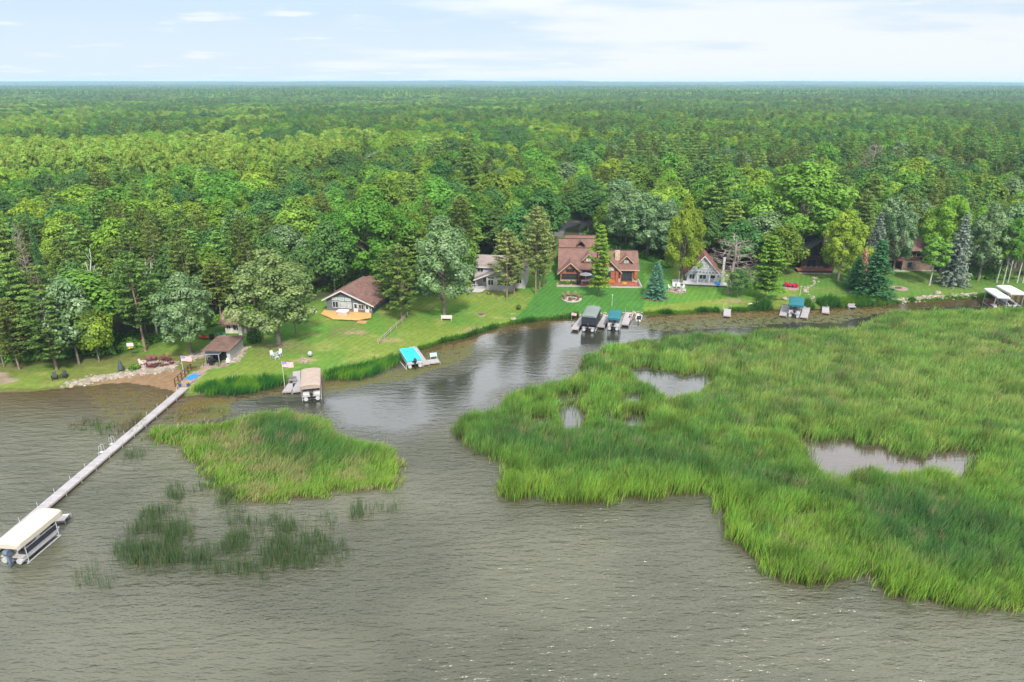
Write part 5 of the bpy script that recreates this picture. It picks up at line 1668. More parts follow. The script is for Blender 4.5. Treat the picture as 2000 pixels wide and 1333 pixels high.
for k, x in enumerate((.6, 1.9, 3.3, 4.3)):
    c_, q_ = math.cos(Hs.rz), math.sin(Hs.rz)
    chair('deck_chair', Hs.wx + x * c_ + 1.5 * q_, Hs.wy + x * q_ - 1.5 * c_, Hs.z + .62, 3.1, mat('chair_rust', (.30, .15, .11), .7, .15), 'rusty brown chair on the deck of the dark cabin', 'chair', 'chairs on the dark cabin deck')

# --- brown house on stone basement
nx_, ny_, _ = at(1738, 527)
Hs = House('brown_house', nx_, ny_, R(-3), 'brown house with hip roof above a stone basement wall')
Hs.part('stone_basement', MB().box(2.6, 10.6, 0, 9, -.3, 2.5), STONE_B)
Hs.part('wall', MB().box(0, 10.6, .6, 9, 2.5, 5.2).box(2.6, 10.6, -.1, .58, 2.5, 2.9), WOOD_DK)
r_ = MB()
for p in ([(.6, -.6, 5.1), (11.2, -.6, 5.1), (7.5, 4.6, 7.6), (4.3, 4.6, 7.6)], [(11.2, -.6, 5.1), (11.2, 9.8, 5.1), (7.5, 4.6, 7.6)], [(.6, 9.8, 5.1), (.6, -.6, 5.1), (4.3, 4.6, 7.6)], [(11.2, 9.8, 5.1), (.6, 9.8, 5.1), (4.3, 4.6, 7.6), (7.5, 4.6, 7.6)]): r_.slab(p, .15)
Hs.part('roof', r_, SH_RED)
Hs.part('deck', MB().box(-1.2, 2.6, -1.0, .55, 2.45, 2.6), DECK_R)
rl = MB().box(-1.2, 2.6, -1.0, -.92, 3.4, 3.5)
for k in range(16): rl.box(-1.2 + k * .25, -1.15 + k * .25, -.98, -.93, 2.6, 3.4)
Hs.part('railing', rl, mat('railing_grey', (.20, .17, .17), .7, .2)); Hs.part('deck_post', MB().box(-1.1, -.9, -.9, -.7, -.3, 2.44), TRIM_D); Hs.part('deck_post', MB().box(2.2, 2.4, -.9, -.7, -.3, 2.44), TRIM_D)
Hs.win((3.2, .6, 3.2), UX, FN, 2.0, 1.4, 1, TRIM_T); Hs.win((6.0, .6, 3.2), UX, FN, 2.4, 1.4, 1, TRIM_T); Hs.win((4.0, 0, .6), UX, FN, 1.2, 1.5, 0, mat('frame_teal', (.05, .14, .17), .6))
Hs.part('patio', MB().box(-.4, 4.2, -1.6, -.01, -.25, .06), CONC); Hs.part('retaining_edge', MB().box(4.3, 11, -.9, -.6, -.25, .25), ROCK)

# --- brown roofed cabin, its white shed and the boathouse
cx_, cy_, _ = at(437, 655)
Hs = House('old_cabin', cx_, cy_, R(-2), 'old cabin with tan brown roof and stone chimney wall behind the boathouse')
Hs.part('wall', MB().box(0, 4.2, .9, 6, -.3, 2.35).box(2.9, 3.55, .0, .9, -.3, 2.3).hprism([(.9, 2.3), (6, 2.3), (3.3, 3.6)][::-1], 0, 4.1), LAP_CREAM)
r_ = MB(); gable_roof_x(r_, -.4, 4.3, .6, 6.2, 2.45, 3.9, 3.3, .5, .2); Hs.part('roof', r_, SH_BROWN)
Hs.part('stone_chimney', MB().box(4.22, 5.6, .5, 2.6, -.3, 3.2).box(4.4, 5.3, 1.2, 2.2, 3.2, 4.1), STONE_B)
Hs.win((.3, .9, .9), UX, FN, .8, 1.0, 1); Hs.win((1.5, .9, .7), UX, FN, 1.35, 1.4, 1)
x, y, z = at(491, 648)
Hs = House('white_shed', x, y, R(-2), 'small white shed between the stone chimney and the big oak', 'shed')
Hs.part('wall', MB().box(0, 2.3, 0, 2.6, -.3, 1.9), LAP_WHITE); Hs.part('door', MB().box(.7, 1.6, -.05, -.005, 0, 1.7), TRIM_W)
r_ = MB(); gable_roof_x(r_, 0, 2.3, 0, 2.6, 1.95, 2.5, None, .25, .1); Hs.part('roof', r_, mat('roof_white', (.55, .57, .62), .6, .1))
x0, y0, _ = at(406, 708); x1, y1, _ = at(451, 707)
Hs = House('boathouse', x0, y0, math.atan2(y1 - y0, x1 - x0), 'low white boathouse with flat brown roof and black open front', 'boathouse')
wB = math.hypot(x1 - x0, y1 - y0)
Hs.part('wall', MB().box(0, .6, 0, 5.6, -.4, 2.35).box(wB - .55, wB, 0, 5.6, -.4, 2.35).box(.6, wB - .55, .9, 5.6, -.4, 2.35).box(.6, wB - .55, 0, .9, 2.0, 2.35), LAP_WHITE)
Hs.part('roof', MB().slab([(-.45, -.5, 2.45), (wB + .35, -.5, 2.45), (wB + .35, 5.9, 2.75), (-.45, 5.9, 2.75)], .22), mat('roof_flat_brown', (.13, .078, .062), .9, .3, .8))
Hs.part('sliding_door', MB().box(.62, wB - .57, .86, .895, -.1, 2.0), GLASS)
ph = MB()
for x in (.3, 2.6): ph.box(x, x + .11, -1.3, -1.19, -.1, 2.0)
ph.box(.2, 2.8, -1.35, -1.15, 2.0, 2.12); ph.box(.2, .3, -1.14, -.01, 2.0, 2.1); ph.box(2.7, 2.8, -1.14, -.01, 2.0, 2.1)
Hs.part('porch_frame', ph, METAL)
Hs.part('awning', MB().slab([(.3, -1.25, 2.2), (2.7, -1.25, 2.2), (2.7, -.02, 2.3), (.3, -.02, 2.3)], .06), CANV_D)
Hs.part('patio', MB().box(-.4, wB + .3, -2.2, -.01, -.4, .05), PAVE)
BH = Hs
c_, q_ = math.cos(BH.rz), math.sin(BH.rz)
Bw = lambda x, y: (BH.wx + x * c_ - y * q_, BH.wy + x * q_ + y * c_)
a, b = Bw(1.2, -.6)
t_ = thing('patio_table', (a, b, BH.z + .05), 0, 'dark round table under the boathouse awning', 'table')
MB().tube((0, 0, .68), (0, 0, .73), .5, .5, 12).build('top', BLACK, t_); MB().tube((0, 0, 0), (0, 0, .68), .06, .06, 6).build('stem', BLACK, t_)
for k, (q, w) in enumerate(((.4, -.5), (2.1, -.6), (1.3, -1.3))):
    a, b = Bw(q, w); chair('patio_chair', a, b, BH.z + .05, 1.5 * k, BLACK, 'black chair at the table under the boathouse awning', 'chair', 'black chairs under the awning', .9)
a, b = Bw(wB - .2, -.6); chair('patio_chair', a, b, BH.z + .05, .4, PLW, 'white chair at the right front corner of the boathouse', 'chair', None, .9)
for k, (q, w) in enumerate(((-.1, -1.8), (2.5, -1.9))):
    a, b = Bw(q, w); o = thing('flower_pot', (a, b, BH.z + .05), 0, 'pale planter with green plant at the %s post of the boathouse awning' % ('left', 'right')[k], 'planter')
    MB().tube((0, 0, 0), (0, 0, .35), .16, .22, 10).build('pot', ROCK, o); leafy('plant', 0, 0, .3, .3, .5, LEAF['green'], 60, .1, k, o)

# ------------------------------------------------------------------ docks, boats and lifts
def frame2(p0, p1):
    d = np.array(p1, float) - np.array(p0, float)
    return float(np.hypot(*d)), math.atan2(d[1], d[0]) - math.pi / 2      # local +y runs from p0 to p1


def dock(label, p0, p1, w, z=.5, name='dock', posts=3, m=DOCKW, legrise=.0, group=None, endpost=0.0):
    Ld, rz_ = frame2(p0, p1)
    o = thing(name, (p0[0], p0[1], 0), rz_, label, 'dock', group)
    n = max(1, int(round(Ld / 3.0))); sl_ = Ld / n
    mb = MB()
    for k in range(n): mb.box(-w / 2, w / 2, k * sl_ + .03, (k + 1) * sl_ - .03, z - .06, z)
    mb.build('deck', m, o)
    MB().box(-w / 2 - .03, -w / 2 + .05, 0, Ld, z - .24, z - .062).box(w / 2 - .05, w / 2 + .03, 0, Ld, z - .24, z - .062).box(-w / 2, w / 2, -.035, .0, z - .24, z - .01).build('frame', mat('dock_frame', (.30, .24, .22), .6, .2), o)
    for k in range(posts):
        y = Ld * k / max(posts - 1, 1) * .97 + .1
        for q in (-1, 1):
            top = z + legrise * random.uniform(.8, 1.2)
            if k == posts - 1: top = z + max(endpost, legrise)
            if k == 0 and endpost: top = z + legrise
            MB().tube((q * (w / 2 + .065), y, -.6), (q * (w / 2 + .065), y, top), .03, .03, 5).build('post', ALU, o)
    return o


def lift(label, p0, p1, w, zt, canvas, skirt=.35, arch=.3, name='boat_lift', posts=True, deep=0.0):
    Ld, rz_ = frame2(p0, p1)
    o = thing(name, (p0[0], p0[1], 0), rz_, label, 'boat lift')
    pr = [(w / 2 * math.cos(t) * (1 if abs(math.cos(t)) > .98 else 1), zt - arch + arch * math.sin(t) ** .8) for t in np.linspace(0, math.pi, 11)]
    top = [(x, z) for x, z in pr]
    outer = [(w / 2, zt - arch - skirt)] + top + [(-w / 2, zt - arch - skirt)]
    inner = [(x * .965, z - .05) for x, z in outer]
    mb = MB()
    n = len(outer)
    ysq = [(-.0, .93, -.10), (.35, 1.0, 0), (Ld * .5, 1.0, -.02), (Ld - .35, 1.0, 0), (Ld, .93, -.10)]
    vs = []; fs = []
    for prof in (outer, inner):
        for y, s, dz in ysq: vs += [(x * s, y, z + dz) for x, z in prof]
    for j in range(4):
        for i in range(n - 1):
            a = j * n + i; fs.append((a, a + 1, a + n + 1, a + n)); c = a + 5 * n; fs.append((c, c + n, c + n + 1, c + 1))
    for i in range(n - 1):
        fs.append((i + 1, i, i + 5 * n, i + 1 + 5 * n)); a = 4 * n + i; fs.append((a, a + 1, a + 1 + 5 * n, a + 5 * n))
    for j in range(4):
        for i in (0, n - 1):
            a = j * n + i; fs.append((a, a + n, a + n + 5 * n, a + 5 * n) if i == 0 else (a + n, a, a + 5 * n, a + n + 5 * n))
    # end flaps close the gable of the canvas
    mb.add(vs, fs)
    for y, fl in ((.02, 1), (Ld - .02, -1)):
        e_ = [(x * .925, y, z - .11) for x, z in top] + [(-w / 2 * .925, y, zt - arch - skirt * .8 - deep), (w / 2 * .925, y, zt - arch - skirt * .8 - deep)]
        e2 = [(x, yy + .03 * fl, z) for x, yy, z in e_]
        k = len(e_)
        mb.add(e_ + e2, [tuple(range(k)), tuple(range(k, 2 * k))[::-1]] + [(i, (i + 1) % k, k + (i + 1) % k, k + i) for i in range(k)])
    if deep:
        for q in (-1, 1): mb.box(q * w / 2 * .97 - .02, q * w / 2 * .97 + .02, .1, Ld - .1, zt - arch - skirt - deep, zt - arch - skirt + .02)
    c_ = mb.build('canopy', canvas, o, smooth=False)
    for q in (-1, 1):
        for y in (Ld * .14, Ld * .82):
            MB().tube((q * w * .46, y, -.7), (q * w * .46, y, zt - arch - .1), .045, .045, 6).build('post', ALU, o)
    fr = MB()
    for q in (-1, 1): fr.box(q * w * .46 - .04, q * w * .46 + .04, Ld * .10, Ld * .86, .05, .14)
    for y in (Ld * .14, Ld * .82): fr.box(-w * .46 + .045, w * .46 - .045, y - .04, y + .04, .145, .22)
    fr.build('cradle', ALU, o)
    return o, Ld, rz_


def outboard(parent, x, y, z, m, s=1.0):
    mb = MB()
    mb.hprism([(y + .18 * s, z + .1), (y - .30 * s, z + .12), (y - .42 * s, z + .38 * s), (y - .30 * s, z + .66 * s), (y + .08 * s, z + .62 * s), (y + .18 * s, z + .35 * s)][::-1], x - .19 * s, x + .19 * s)
    mb.box(x - .09 * s, x + .09 * s, y - .22 * s, y + .04 * s, z - .75 * s, z + .1)
    mb.box(x - .05 * s, x + .05 * s, y - .42 * s, y + .06 * s, z - .80 * s, z - .751 * s)
    mb.tube((x, y - .3 * s, z - .95 * s), (x, y + .12 * s, z - .95 * s), .07 * s, .05 * s, 6); mb.box(x - .03 * s, x + .03 * s, y - .15 * s, y + .0, z - 1.0 * s, z - .801 * s)
    return mb.build('outboard_motor', m, parent)


def pontoon(label, p0, p1, w, z=.35, side=PLW, cover=None, motor=BLACK, inside=True):
    """pontoon boat, stern at p0"""
    Ld, rz_ = frame2(p0, p1)
    o = thing('pontoon_boat', (p0[0], p0[1], z), rz_, label, 'boat')
    for q in (-1, 1):
        mb = MB(); r = .31
        mb.tube((q * (w / 2 - .38), -.1, .0), (q * (w / 2 - .38), Ld - .7, .0), r, r, 12); mb.tube((q * (w / 2 - .38), Ld - .7, 0), (q * (w / 2 - .38), Ld, .2), r, .05, 12)
        mb.build('pontoon', ALU, o, smooth=False)
    MB().box(-w / 2, w / 2, 0, Ld - .5, .33, .44).build('deck', mat('boat_deck', (.30, .28, .26), .8, .15), o)
    fe = MB()
    fe.box(-w / 2, -w / 2 + .05, .5, Ld - .6, .44, 1.05).box(w / 2 - .05, w / 2, .5, Ld - .6, .44, 1.05).box(-w / 2 + .05, -.35, .5, .55, .44, 1.05).box(.35, w / 2 - .05, .5, .55, .44, 1.05).box(-w / 2 + .05, w / 2 - .05, Ld - .65, Ld - .6, .44, 1.05)
    fe.build('side_panel', side, o)
    rl = MB()
    for q in (-1, 1): rl.tube((q * w / 2, .5, 1.09), (q * w / 2, Ld - .6, 1.09), .025, .025, 5)
    rl.build('rail', ALU, o)
    if cover is None and inside:
        MB().box(-w / 2 + .08, w / 2 - .08, .7, 1.35, .44, .85).box(-w / 2 + .08, -w / 2 + .7, Ld - 2.6, Ld - .8, .44, .85).box(w / 2 - .7, w / 2 - .08, Ld - 2.6, Ld - .8, .44, .85).build('seat', mat('boat_seat', (.42, .36, .33), .6, .1), o)
        MB().box(.3, w / 2 - .1, Ld * .4, Ld * .4 + .5, .44, 1.3).build('console', PLW, o)
    if cover is not None:
        vs = [(-w / 2 - .03, .3, 1.06), (w / 2 + .03, .3, 1.06), (w / 2 + .03, Ld - .5, 1.06), (-w / 2 - .03, Ld - .5, 1.06), (-w / 2 + .45, .8, 1.26), (w / 2 - .45, .8, 1.26), (w / 2 - .45, Ld - 1.1, 1.26), (-w / 2 + .45, Ld - 1.1, 1.26), (0, 1.2, 1.42), (0, Ld - 1.6, 1.42),
              (-w / 2 - .03, .3, .80), (w / 2 + .03, .3, .80), (w / 2 + .03, Ld - .5, .80), (-w / 2 - .03, Ld - .5, .80)]
        MB().add(vs, [(0, 1, 5, 4), (1, 2, 6, 5), (2, 3, 7, 6), (3, 0, 4, 7), (4, 5, 8), (6, 7, 9), (5, 6, 9, 8), (7, 4, 8, 9), (10, 11, 1, 0), (11, 12, 2, 1), (12, 13, 3, 2), (13, 10, 0, 3), (13, 12, 11, 10)]).build('cover', cover, o)
    if cover is not None: MB().box(-w / 2 + .3, w / 2 - .3, Ld * .52, Ld * .52 + .1, 1.40, 1.44).build('strap', BLACK, o)
    outboard(o, 0, -.15, .75, motor, 1.15)
    return o


# the long white dock and the cream canopy lift at its end
p_near, p_far = flat(90, 985, .5), flat(360.5, 757, .5)
dd = np.array(p_far) - np.array(p_near); dd /= np.hypot(*dd)
p_start = np.array(p_near) - dd * 9.0
dock('long narrow white dock running from the beach far out into the lake', tuple(p_start), p_far, 1.25, .5, posts=15, legrise=.42)
ex = dd
for (px, py) in ((222, 866), (202, 882)):
    x, y = flat(px, py, .5)
    o = thing('swim_ladder', (x - .15, y, .5), 0, 'white ladder rails on the lake side of the long dock, %s of the two' % ('farther' if px == 222 else 'nearer'), 'ladder')
    for q in (0, .45): MB().path([(.1, q, -.9), (.0, q, .15), (-.0, q, .75), (-.35, q, .8), (-.5, q, -.6)],   .022, 5).build('rail', ALU, o)
    MB().box(-.45, .0, .03, .42, -.25, -.2).box(-.45, 0, .03, .42, -.6, -.55).build('step', TRIM_W, o)
lift('cream canopy boat lift at the lake end of the long dock', (-49.70, 55.5), (-49.05, 61.6), 2.6, 2.85, CANV_C, .50, .22)
pontoon('black pontoon boat on the lift under the cream canopy', (-49.68, 55.8), (-49.1, 61.2), 2.35, .60, mat('boat_black', (.025, .027, .035), .3, .2), None, mat('motor_blue_grey', (.10, .13, .18), .4, .15))
a, b = flat(117, 1012, .4)
dock('small grey side platform at the bow of the black pontoon boat', (a - .9, b - .1), (a + .7, b + .15), 1.3, .42, 'dock_platform', 2, mat('dock_grey', (.46, .42, .40), .7, .1, 2, 'planky', (.32, .29, .28), .2, 3.5))
# tan lift
lift('tan canopy boat lift beside the white dock with the flagpole', (-30.15, 93.0), (-31.85, 99.6), 3.0, 3.0, CANV_T, .55, .30)
pontoon('white pontoon boat on the lift under the tan canopy', (-30.2, 93.3), (-31.8, 99.3), 2.45, .5, PLW, None, BLACK)
dock('white dock section left of the tan canopy lift', flat(579, 764, .5), flat(579, 725, .5), 1.1, .5, posts=3)
a, b = flat(566, 756, .5)
dock('square white dock platform with a bench below the flagpole', (a, b - 1.6), (a - .05, b + 1.4), 1.25, .5, 'dock_platform', 2)
o = thing('bench', (a - .02, b + 1.7, .5), 0, 'white bench on the square dock platform below the flagpole', 'bench')
MB().box(-.6, .6, -.2, .2, .42, .48).build('seat', DOCKW, o); MB().box(-.6, .6, .22, .27, .55, .95).build('backrest', DOCKW, o)
for q in (-1, 1): MB().box(q * .55 - .04, q * .55 + .04, -.2, .27, 0, .419).build('leg', DOCKW, o)
# turquoise covered pontoon and its L dock
t0, t1 = flat(811, 703, 1.4), flat(791, 684, 1.4)
t0 = (t0[0], t0[1] - .6)
pontoon('white pontoon boat under a turquoise cover', t0, (t1[0], t1[1] + 1.0), 2.5, .5, PLW, CANV_TURQ, BLACK)
o = thing('boat_lift', (t0[0], t0[1], 0), frame2(t0, t1)[1], 'low metal lift cradle under the turquoise covered boat', 'boat lift')
for q in (-1, 1):
    for y in (.2, 5.0): MB().tube((q * 1.45, y, -.6), (q * 1.45, y, .9), .05, .05, 6).build('post', ALU, o)
MB().box(-1.5, -1.4, .2, 5, .02, .12).box(1.4, 1.5, .2, 5, .02, .12).build('cradle', ALU, o)
dock('white dock beside the turquoise covered boat', flat(831, 711, .5), flat(807, 677, .5), 1.1, .5, posts=3)
a, b = flat(840, 704, .5)
dock('short white dock arm with a pale blue bench', (a - .4, b - .55), (a + 1.5, b + .1), 1.5, .5, 'dock_platform', 2)
o = thing('bench', (a + .5, b + .95, .5), .25, 'pale blue bench on the short dock arm by the turquoise boat', 'bench')
BLB = mat('bench_pale_blue', (.35, .50, .60), .6, .1)
MB().box(-.6, .6, -.2, .2, .40, .46).build('seat', BLB, o); MB().box(-.6, .6, .2, .25, .5, .9).build('backrest', BLB, o)
for q in (-1, 1): MB().box(q * .55 - .03, q * .55 + .03, -.2, .25, 0, .399).build('leg', TRIM_W, o)
# lifts below the log house
lift('tall dark boathouse canopy lift with grey green roof below the log house', flat(1150, 617, 3.4), flat(1160, 597, 3.4), 2.9, 3.5, CANV_G, .1, .38, deep=0.0)
bl = thing('canvas_enclosure', (0, 0, 0), 0, 'black canvas side walls hanging under the grey green canopy roof', 'canvas walls')
pA, pB = flat(1150, 617, 3.4), flat(1160, 597, 3.4); Ld, rz_ = frame2(pA, pB)
bl.location = (pA[0], pA[1], 0); bl.rotation_euler = (0, 0, rz_)
MB().box(-1.40, -1.36, .12, Ld - .12, .75, 2.95).box(1.36, 1.40, .12, Ld - .12, .75, 2.95).build('side_wall', CANV_D, bl)
MB().slab([(-1.36, .14, 3.2), (1.36, .14, 3.2), (1.36, .2, 1.5), (-1.36, .2, 1.5)][::-1], .02).box(-1.36, 1.36, Ld - .18, Ld - .14, .75, 3.1).build('end_wall', CANV_D, bl)
pontoon('dark covered pontoon boat inside the black canvas lift', (pA[0] + .0, pA[1] + .15), (pB[0], pB[1] - .3), 2.4, .45, CANV_D, CANV_D, BLACK)
dock('white dock left of the tall black canvas lift', flat(1122, 643, .5), flat(1140, 620, .5), 1.35, .55, posts=3, endpost=.6)
dock('white dock between the black lift and the teal canopy', flat(1173, 638, .5), flat(1186, 616, .5), 1.4, .55, posts=3)
lift('teal canopy boat lift right of the black canvas lift', flat(1199, 622, 2.6), flat(1203, 605, 2.6), 2.5, 2.7, CANV_TEAL, .4, .2)
a0, a1 = flat(1199, 622, 2.6), flat(1203, 605, 2.6)
pontoon('small open boat on the lift under the teal canopy by the log house lawn', (a0[0], a0[1] + .2), (a1[0], a1[1] - .2), 2.2, .4, mat('boat_grey', (.40, .40, .42), .5, .1), None, BLACK)
dock('white dock right of the teal canopy below the log house', flat(1220.5, 634, .5), flat(1229, 611, .5), 1.4, .55, posts=3, endpost=.8)
a, b = flat(1242, 622, .3)


def small_boat(label, x, y, rz_, m, m2, Ld=3.6, w=1.3):
    o = thing('small_boat', (x, y, 0), rz_, label, 'boat')
    sec = []
    for t in np.linspace(0, 1, 7):
        ww = w / 2 * (1 - max(0, t - .45) ** 2 * 3.0); sec.append((t * Ld, max(ww, .06), .12 + .2 * max(0, t - .5)))
    vs = []; fs = []
    for y_, ww, k in sec: vs += [(-ww, y_, .62), (-ww * .7, y_, -.05 + k * .3), (ww * .7, y_, -.05 + k * .3), (ww, y_, .62), (ww * .86, y_, .62), (ww * .6, y_, .2), (-ww * .6, y_, .2), (-ww * .86, y_, .62)]
    for j in range(6):
        for i in range(8): a_ = j * 8 + i; b_ = j * 8 + (i + 1) % 8; fs.append((a_, b_, b_ + 8, a_ + 8))
    fs += [tuple(range(8))[::-1], tuple(range(48, 56))]
    MB().add(vs, fs).build('hull', m, o)
    MB().box(-w * .32, w * .32, .6, 1.0, .201, .55).box(-w * .32, w * .32, 1.7, 2.1, .201, .55).build('seat', m2, o)
    outboard(o, 0, -.1, .5, BLACK, .7)
    return o


small_boat('small white boat with black seats moored right of the last dock below the log house', a + .3, b - 1.2, -.25, PLW, BLACK)
small_boat('small red and white boat squeezed beside the last dock below the log house', a - 1.3, b - .2, -.25, mat('boat_pinkish', (.60, .42, .40), .5, .1), mat('boat_red', (.50, .07, .05), .5, .1), 2.8, 1.0)
# right hand docks
dock('single white dock standing alone on the weedy shore below the blue house', flat(1420, 617, .5), flat(1420.5, 604, .5), 1.4, .55, posts=2, endpost=.9)
dock('white dock left of the square teal canopy on the right shore', flat(1529, 616, .5), flat(1534.5, 597, .5), 1.35, .55, posts=3)
dock('white dock right of the square teal canopy on the right shore', flat(1570, 620, .5), flat(1577.5, 595, .5), 1.35, .55, posts=3)
dock('lone short white dock right of the square teal canopy lift', flat(1612.5, 611, .5), flat(1612.5, 593, .5), 1.35, .55, posts=2)
a, b = flat(1664.5, 600, .5)
o = thing('dock_bench', (a, b, 0), 0, 'small white bench stand in the shore reeds left of the big spruce', 'bench')
MB().box(-.75, .75, -.3, .5, .5, .56).build('seat', DOCKW, o); MB().box(-.75, .75, .5, .56, .6, 1.1).build('backrest', DOCKW, o)
for q in (-1, 1): MB().box(q * .7 - .04, q * .7 + .04, -.3, .5, -.5, .499).build('leg', DOCKW, o)
l0, l1 = flat(1555, 596, 2.8), flat(1557, 580, 2.8)
lift('square teal canopy boat lift between two white docks on the right shore', l0, l1, 2.95, 2.9, CANV_TEAL, .4, .2)
pontoon('pale boat on the lift under the square teal canopy', (l0[0], l0[1] + .3), (l1[0], l1[1] - .2), 2.2, .35, mat('boat_grey', (.4, .4, .42)), None, BLACK)
l0, l1 = flat(1962, 581, 3.0), flat(1933, 563, 3.0)
lift('white canopy boat lift at the right edge, the left one of the pair', l0, l1, 2.5, 3.1, CANV_W, .2, .25)
small_boat('dark red boat on the lift under the left white canopy', l0[0] - .2, l0[1] + 1.0, frame2(l0, l1)[1], mat('boat_maroon', (.16, .05, .045), .4, .1), PLW, 4.6, 1.8)
m0, m1 = flat(1991, 574, 3.1), flat(1960, 558, 3.1)
lift('white canopy boat lift at the right edge, farther right and larger of the pair', m0, m1, 3.3, 3.3, CANV_W, .25, .3)
small_boat('white boat with dark motor on the lift under the larger white canopy', m0[0] - .2, m0[1] + .8, frame2(m0, m1)[1], PLW, BLACK, 4.8, 1.9)
dock('tan dock between the two white canopies', flat(1976, 588, .5), flat(1958, 577, .5), 1.0, .5, posts=2, m=TRIM_T)


# ------------------------------------------------------------------ flags and poles
def flag(px, py, z0, H, label, L_=1.65, hf=.95, r=.04):
    x, y = flat(px, py, z0)
    o = thing('flagpole', (x, y, z0 - .6), 0, label, 'flag')
    H += .6
    MB().tube((0, 0, 0), (0, 0, H), r, r * .8, 6).build('pole', TRIM_W, o)
    n = 9
    wv_ = lambda t: .12 * math.sin(t * 7) * t

    def strip(f0, f1, z0_, z1_, off, th=.012):
        vs = []; fs = []
        for i in range(n + 1):
            t = f0 + (f1 - f0) * i / n
            xx = .04 + t * L_; yy = wv_(t); dz = -.10 * t
            for zz in (z0_, z1_): vs += [(xx, yy - th - off, H - hf + hf * zz + dz), (xx, yy + th + off, H - hf + hf * zz + dz)]
        for i in range(n):
            a_ = i * 4; b_ = a_ + 4
            fs += [(a_, b_, b_ + 2, a_ + 2), (a_ + 1, a_ + 3, b_ + 3, b_ + 1), (a_ + 2, b_ + 2, b_ + 3, a_ + 3), (a_, a_ + 1, b_ + 1, b_)]
        fs += [(0, 2, 3, 1), (n * 4, n * 4 + 1, n * 4 + 3, n * 4 + 2)]
        return vs, fs
    cl_ = MB().add(*strip(0, 1, 0, 1, 0)).build('flag', mat('flag_white', (.72, .70, .70), .8), o)
    st = MB()
    for k in range(7): st.add(*strip(0, 1, k * 2 / 13, (k * 2 + 1) / 13, .004))
    st.build('stripes', mat('flag_red', (.50, .045, .05), .8), cl_)
    MB().add(*strip(0, .4, 6 / 13, 1, .008)).build('canton', mat('flag_blue', (.035, .06, .22), .8), cl_)
    sb = MB()
    for r_i in range(9):
        for c_i in range(6 if r_i % 2 == 0 else 5):
            t = .4 * (c_i + .5 + (0 if r_i % 2 == 0 else .5)) / 6; zz = H - hf + hf * (6 / 13 + 7 / 13 * (r_i + .7) / 9.4) - .1 * t; xx = .04 + t * L_
            for sd in (-1, 1): sb.box(xx - .018, xx + .018, wv_(t) + sd * .024 - .002, wv_(t) + sd * .024 + .002, zz - .018, zz + .018)
    sb.build('stars', mat('flag_white', (.72, .70, .70)), cl_)
    return o


flag(358.5, 727, .4, 2.9, 'stars and stripes flag on a white pole beside the brown dock railing')
flag(558, 768, .1, 5.3, 'stars and stripes flag on a tall white pole at the tan canopy dock')
flag(1116, 622, .4, 1.2, 'small stars and stripes flag at the water edge left of the black canvas lift', 1.0, .6, .025)
for px, py, hh, lab in ((1195, 599, 2.6, 'white lamp post on the lawn behind the teal canopy of the log house'), (1562, 578, 2.2, 'white pole on the lawn behind the square teal canopy')):
    x, y, z = at(px, py); o = thing('lamp_post', (x, y, z - .1), 0, lab, 'lamp post')
    MB().tube((0, 0, 0), (0, 0, hh), .045, .035, 6).build('pole', TRIM_W, o); MB().box(-.14, .14, -.08, .08, hh, hh + .12).build('lamp_head', TRIM_W, o)
# ------------------------------------------------------------------ beach and lawn things
BRN = mat('rail_brown', (.085, .040, .028), .7, .2)
a = at(343, 756); b = at(374, 724)
Ld, rz_ = frame2(a[:2], b[:2])
o = thing('railing', (a[0], a[1], .35), rz_, 'dark brown post railing along the left side of the dock foot', 'railing')
for k in range(6): MB().box(-.07, .07, Ld * k / 5 - .07, Ld * k / 5 + .07, -.5, 1.05).build('post', BRN, o)
MB().box(-.05, .05, 0, Ld, 1.051, 1.13).box(-.03, .03, .08, Ld - .08, .55, .63).build('rail', BRN, o)
x, y, z = at(376, 738)
MB().box(-.75, .75, -1.1, 1.1, 0, .03).build('floor_mat', mat('mat_blue', (.02, .17, .42), .8, .1), None, (x, y, z + .12), -.25)
tag(bpy.data.objects['floor_mat'], 'bright blue mat lying on the walk at the foot of the long dock', 'mat')
tag(MB().box(-.9, .9, -3.2, 2.6, -.3, 0).build('walkway', PAVE, None, (x - .05, y - .3, z + .11), -.05), 'paved walk at the foot of the long dock', 'walkway')
for k, (px, py) in enumerate(((351, 753), (367, 752))):
    x, y, z = flat(px, py, .5)[0], flat(px, py, .5)[1], .35
    o = thing('flower_pot', (x, y, z), 0, 'blue pot of yellow flowers at the dock foot, %s side' % ('railing', 'reed')[k], 'planter')
    MB().tube((0, 0, 0), (0, 0, .4), .17, .24, 10).build('pot', mat('pot_blue', (.03, .07, .22), .4), o); leafy('plant', 0, 0, .36, .3, .4, FLOWY if k else LEAF['green'], 60, .09, k + 5, o)
for px, py, rz_ in ((108, 742, .5), (126, 739, .2)):
    x, y, z = at(px, py); chair('lawn_chair', x, y, z, rz_, BLACK, 'black lawn chair on the grass by the beach, %s of the pair' % ('nearer' if px == 108 else 'farther'), 'chair', None, 1.15)
disc(308, 713, 3.3, 'fire_pit', 'wide stone paved fire circle above the beach', 'fire pit', mat('flagstone', (.36, .27, .24), .9, .3, 2, 'stone', (.24, .17, .15), .4, 1.3), .08, .8)
CHR = mat('chair_maroon', (.12, .035, .040), .6, .2)
for px, py, rz_ in ((291, 707, .5), (301, 705.5, .2), (318, 705.5, -.2), (328, 707, -.5), (293, 719.5, 2.8), (302.5, 720, 3.1), (336, 713, -1.3)):
    x, y, z = at(px, py); chair('adirondack_chair', x, y, z + .09, rz_, CHR, 'dark red chair in the ring round the stone fire circle above the beach', 'chair', 'dark red chairs round the beach fire circle', 1.05)
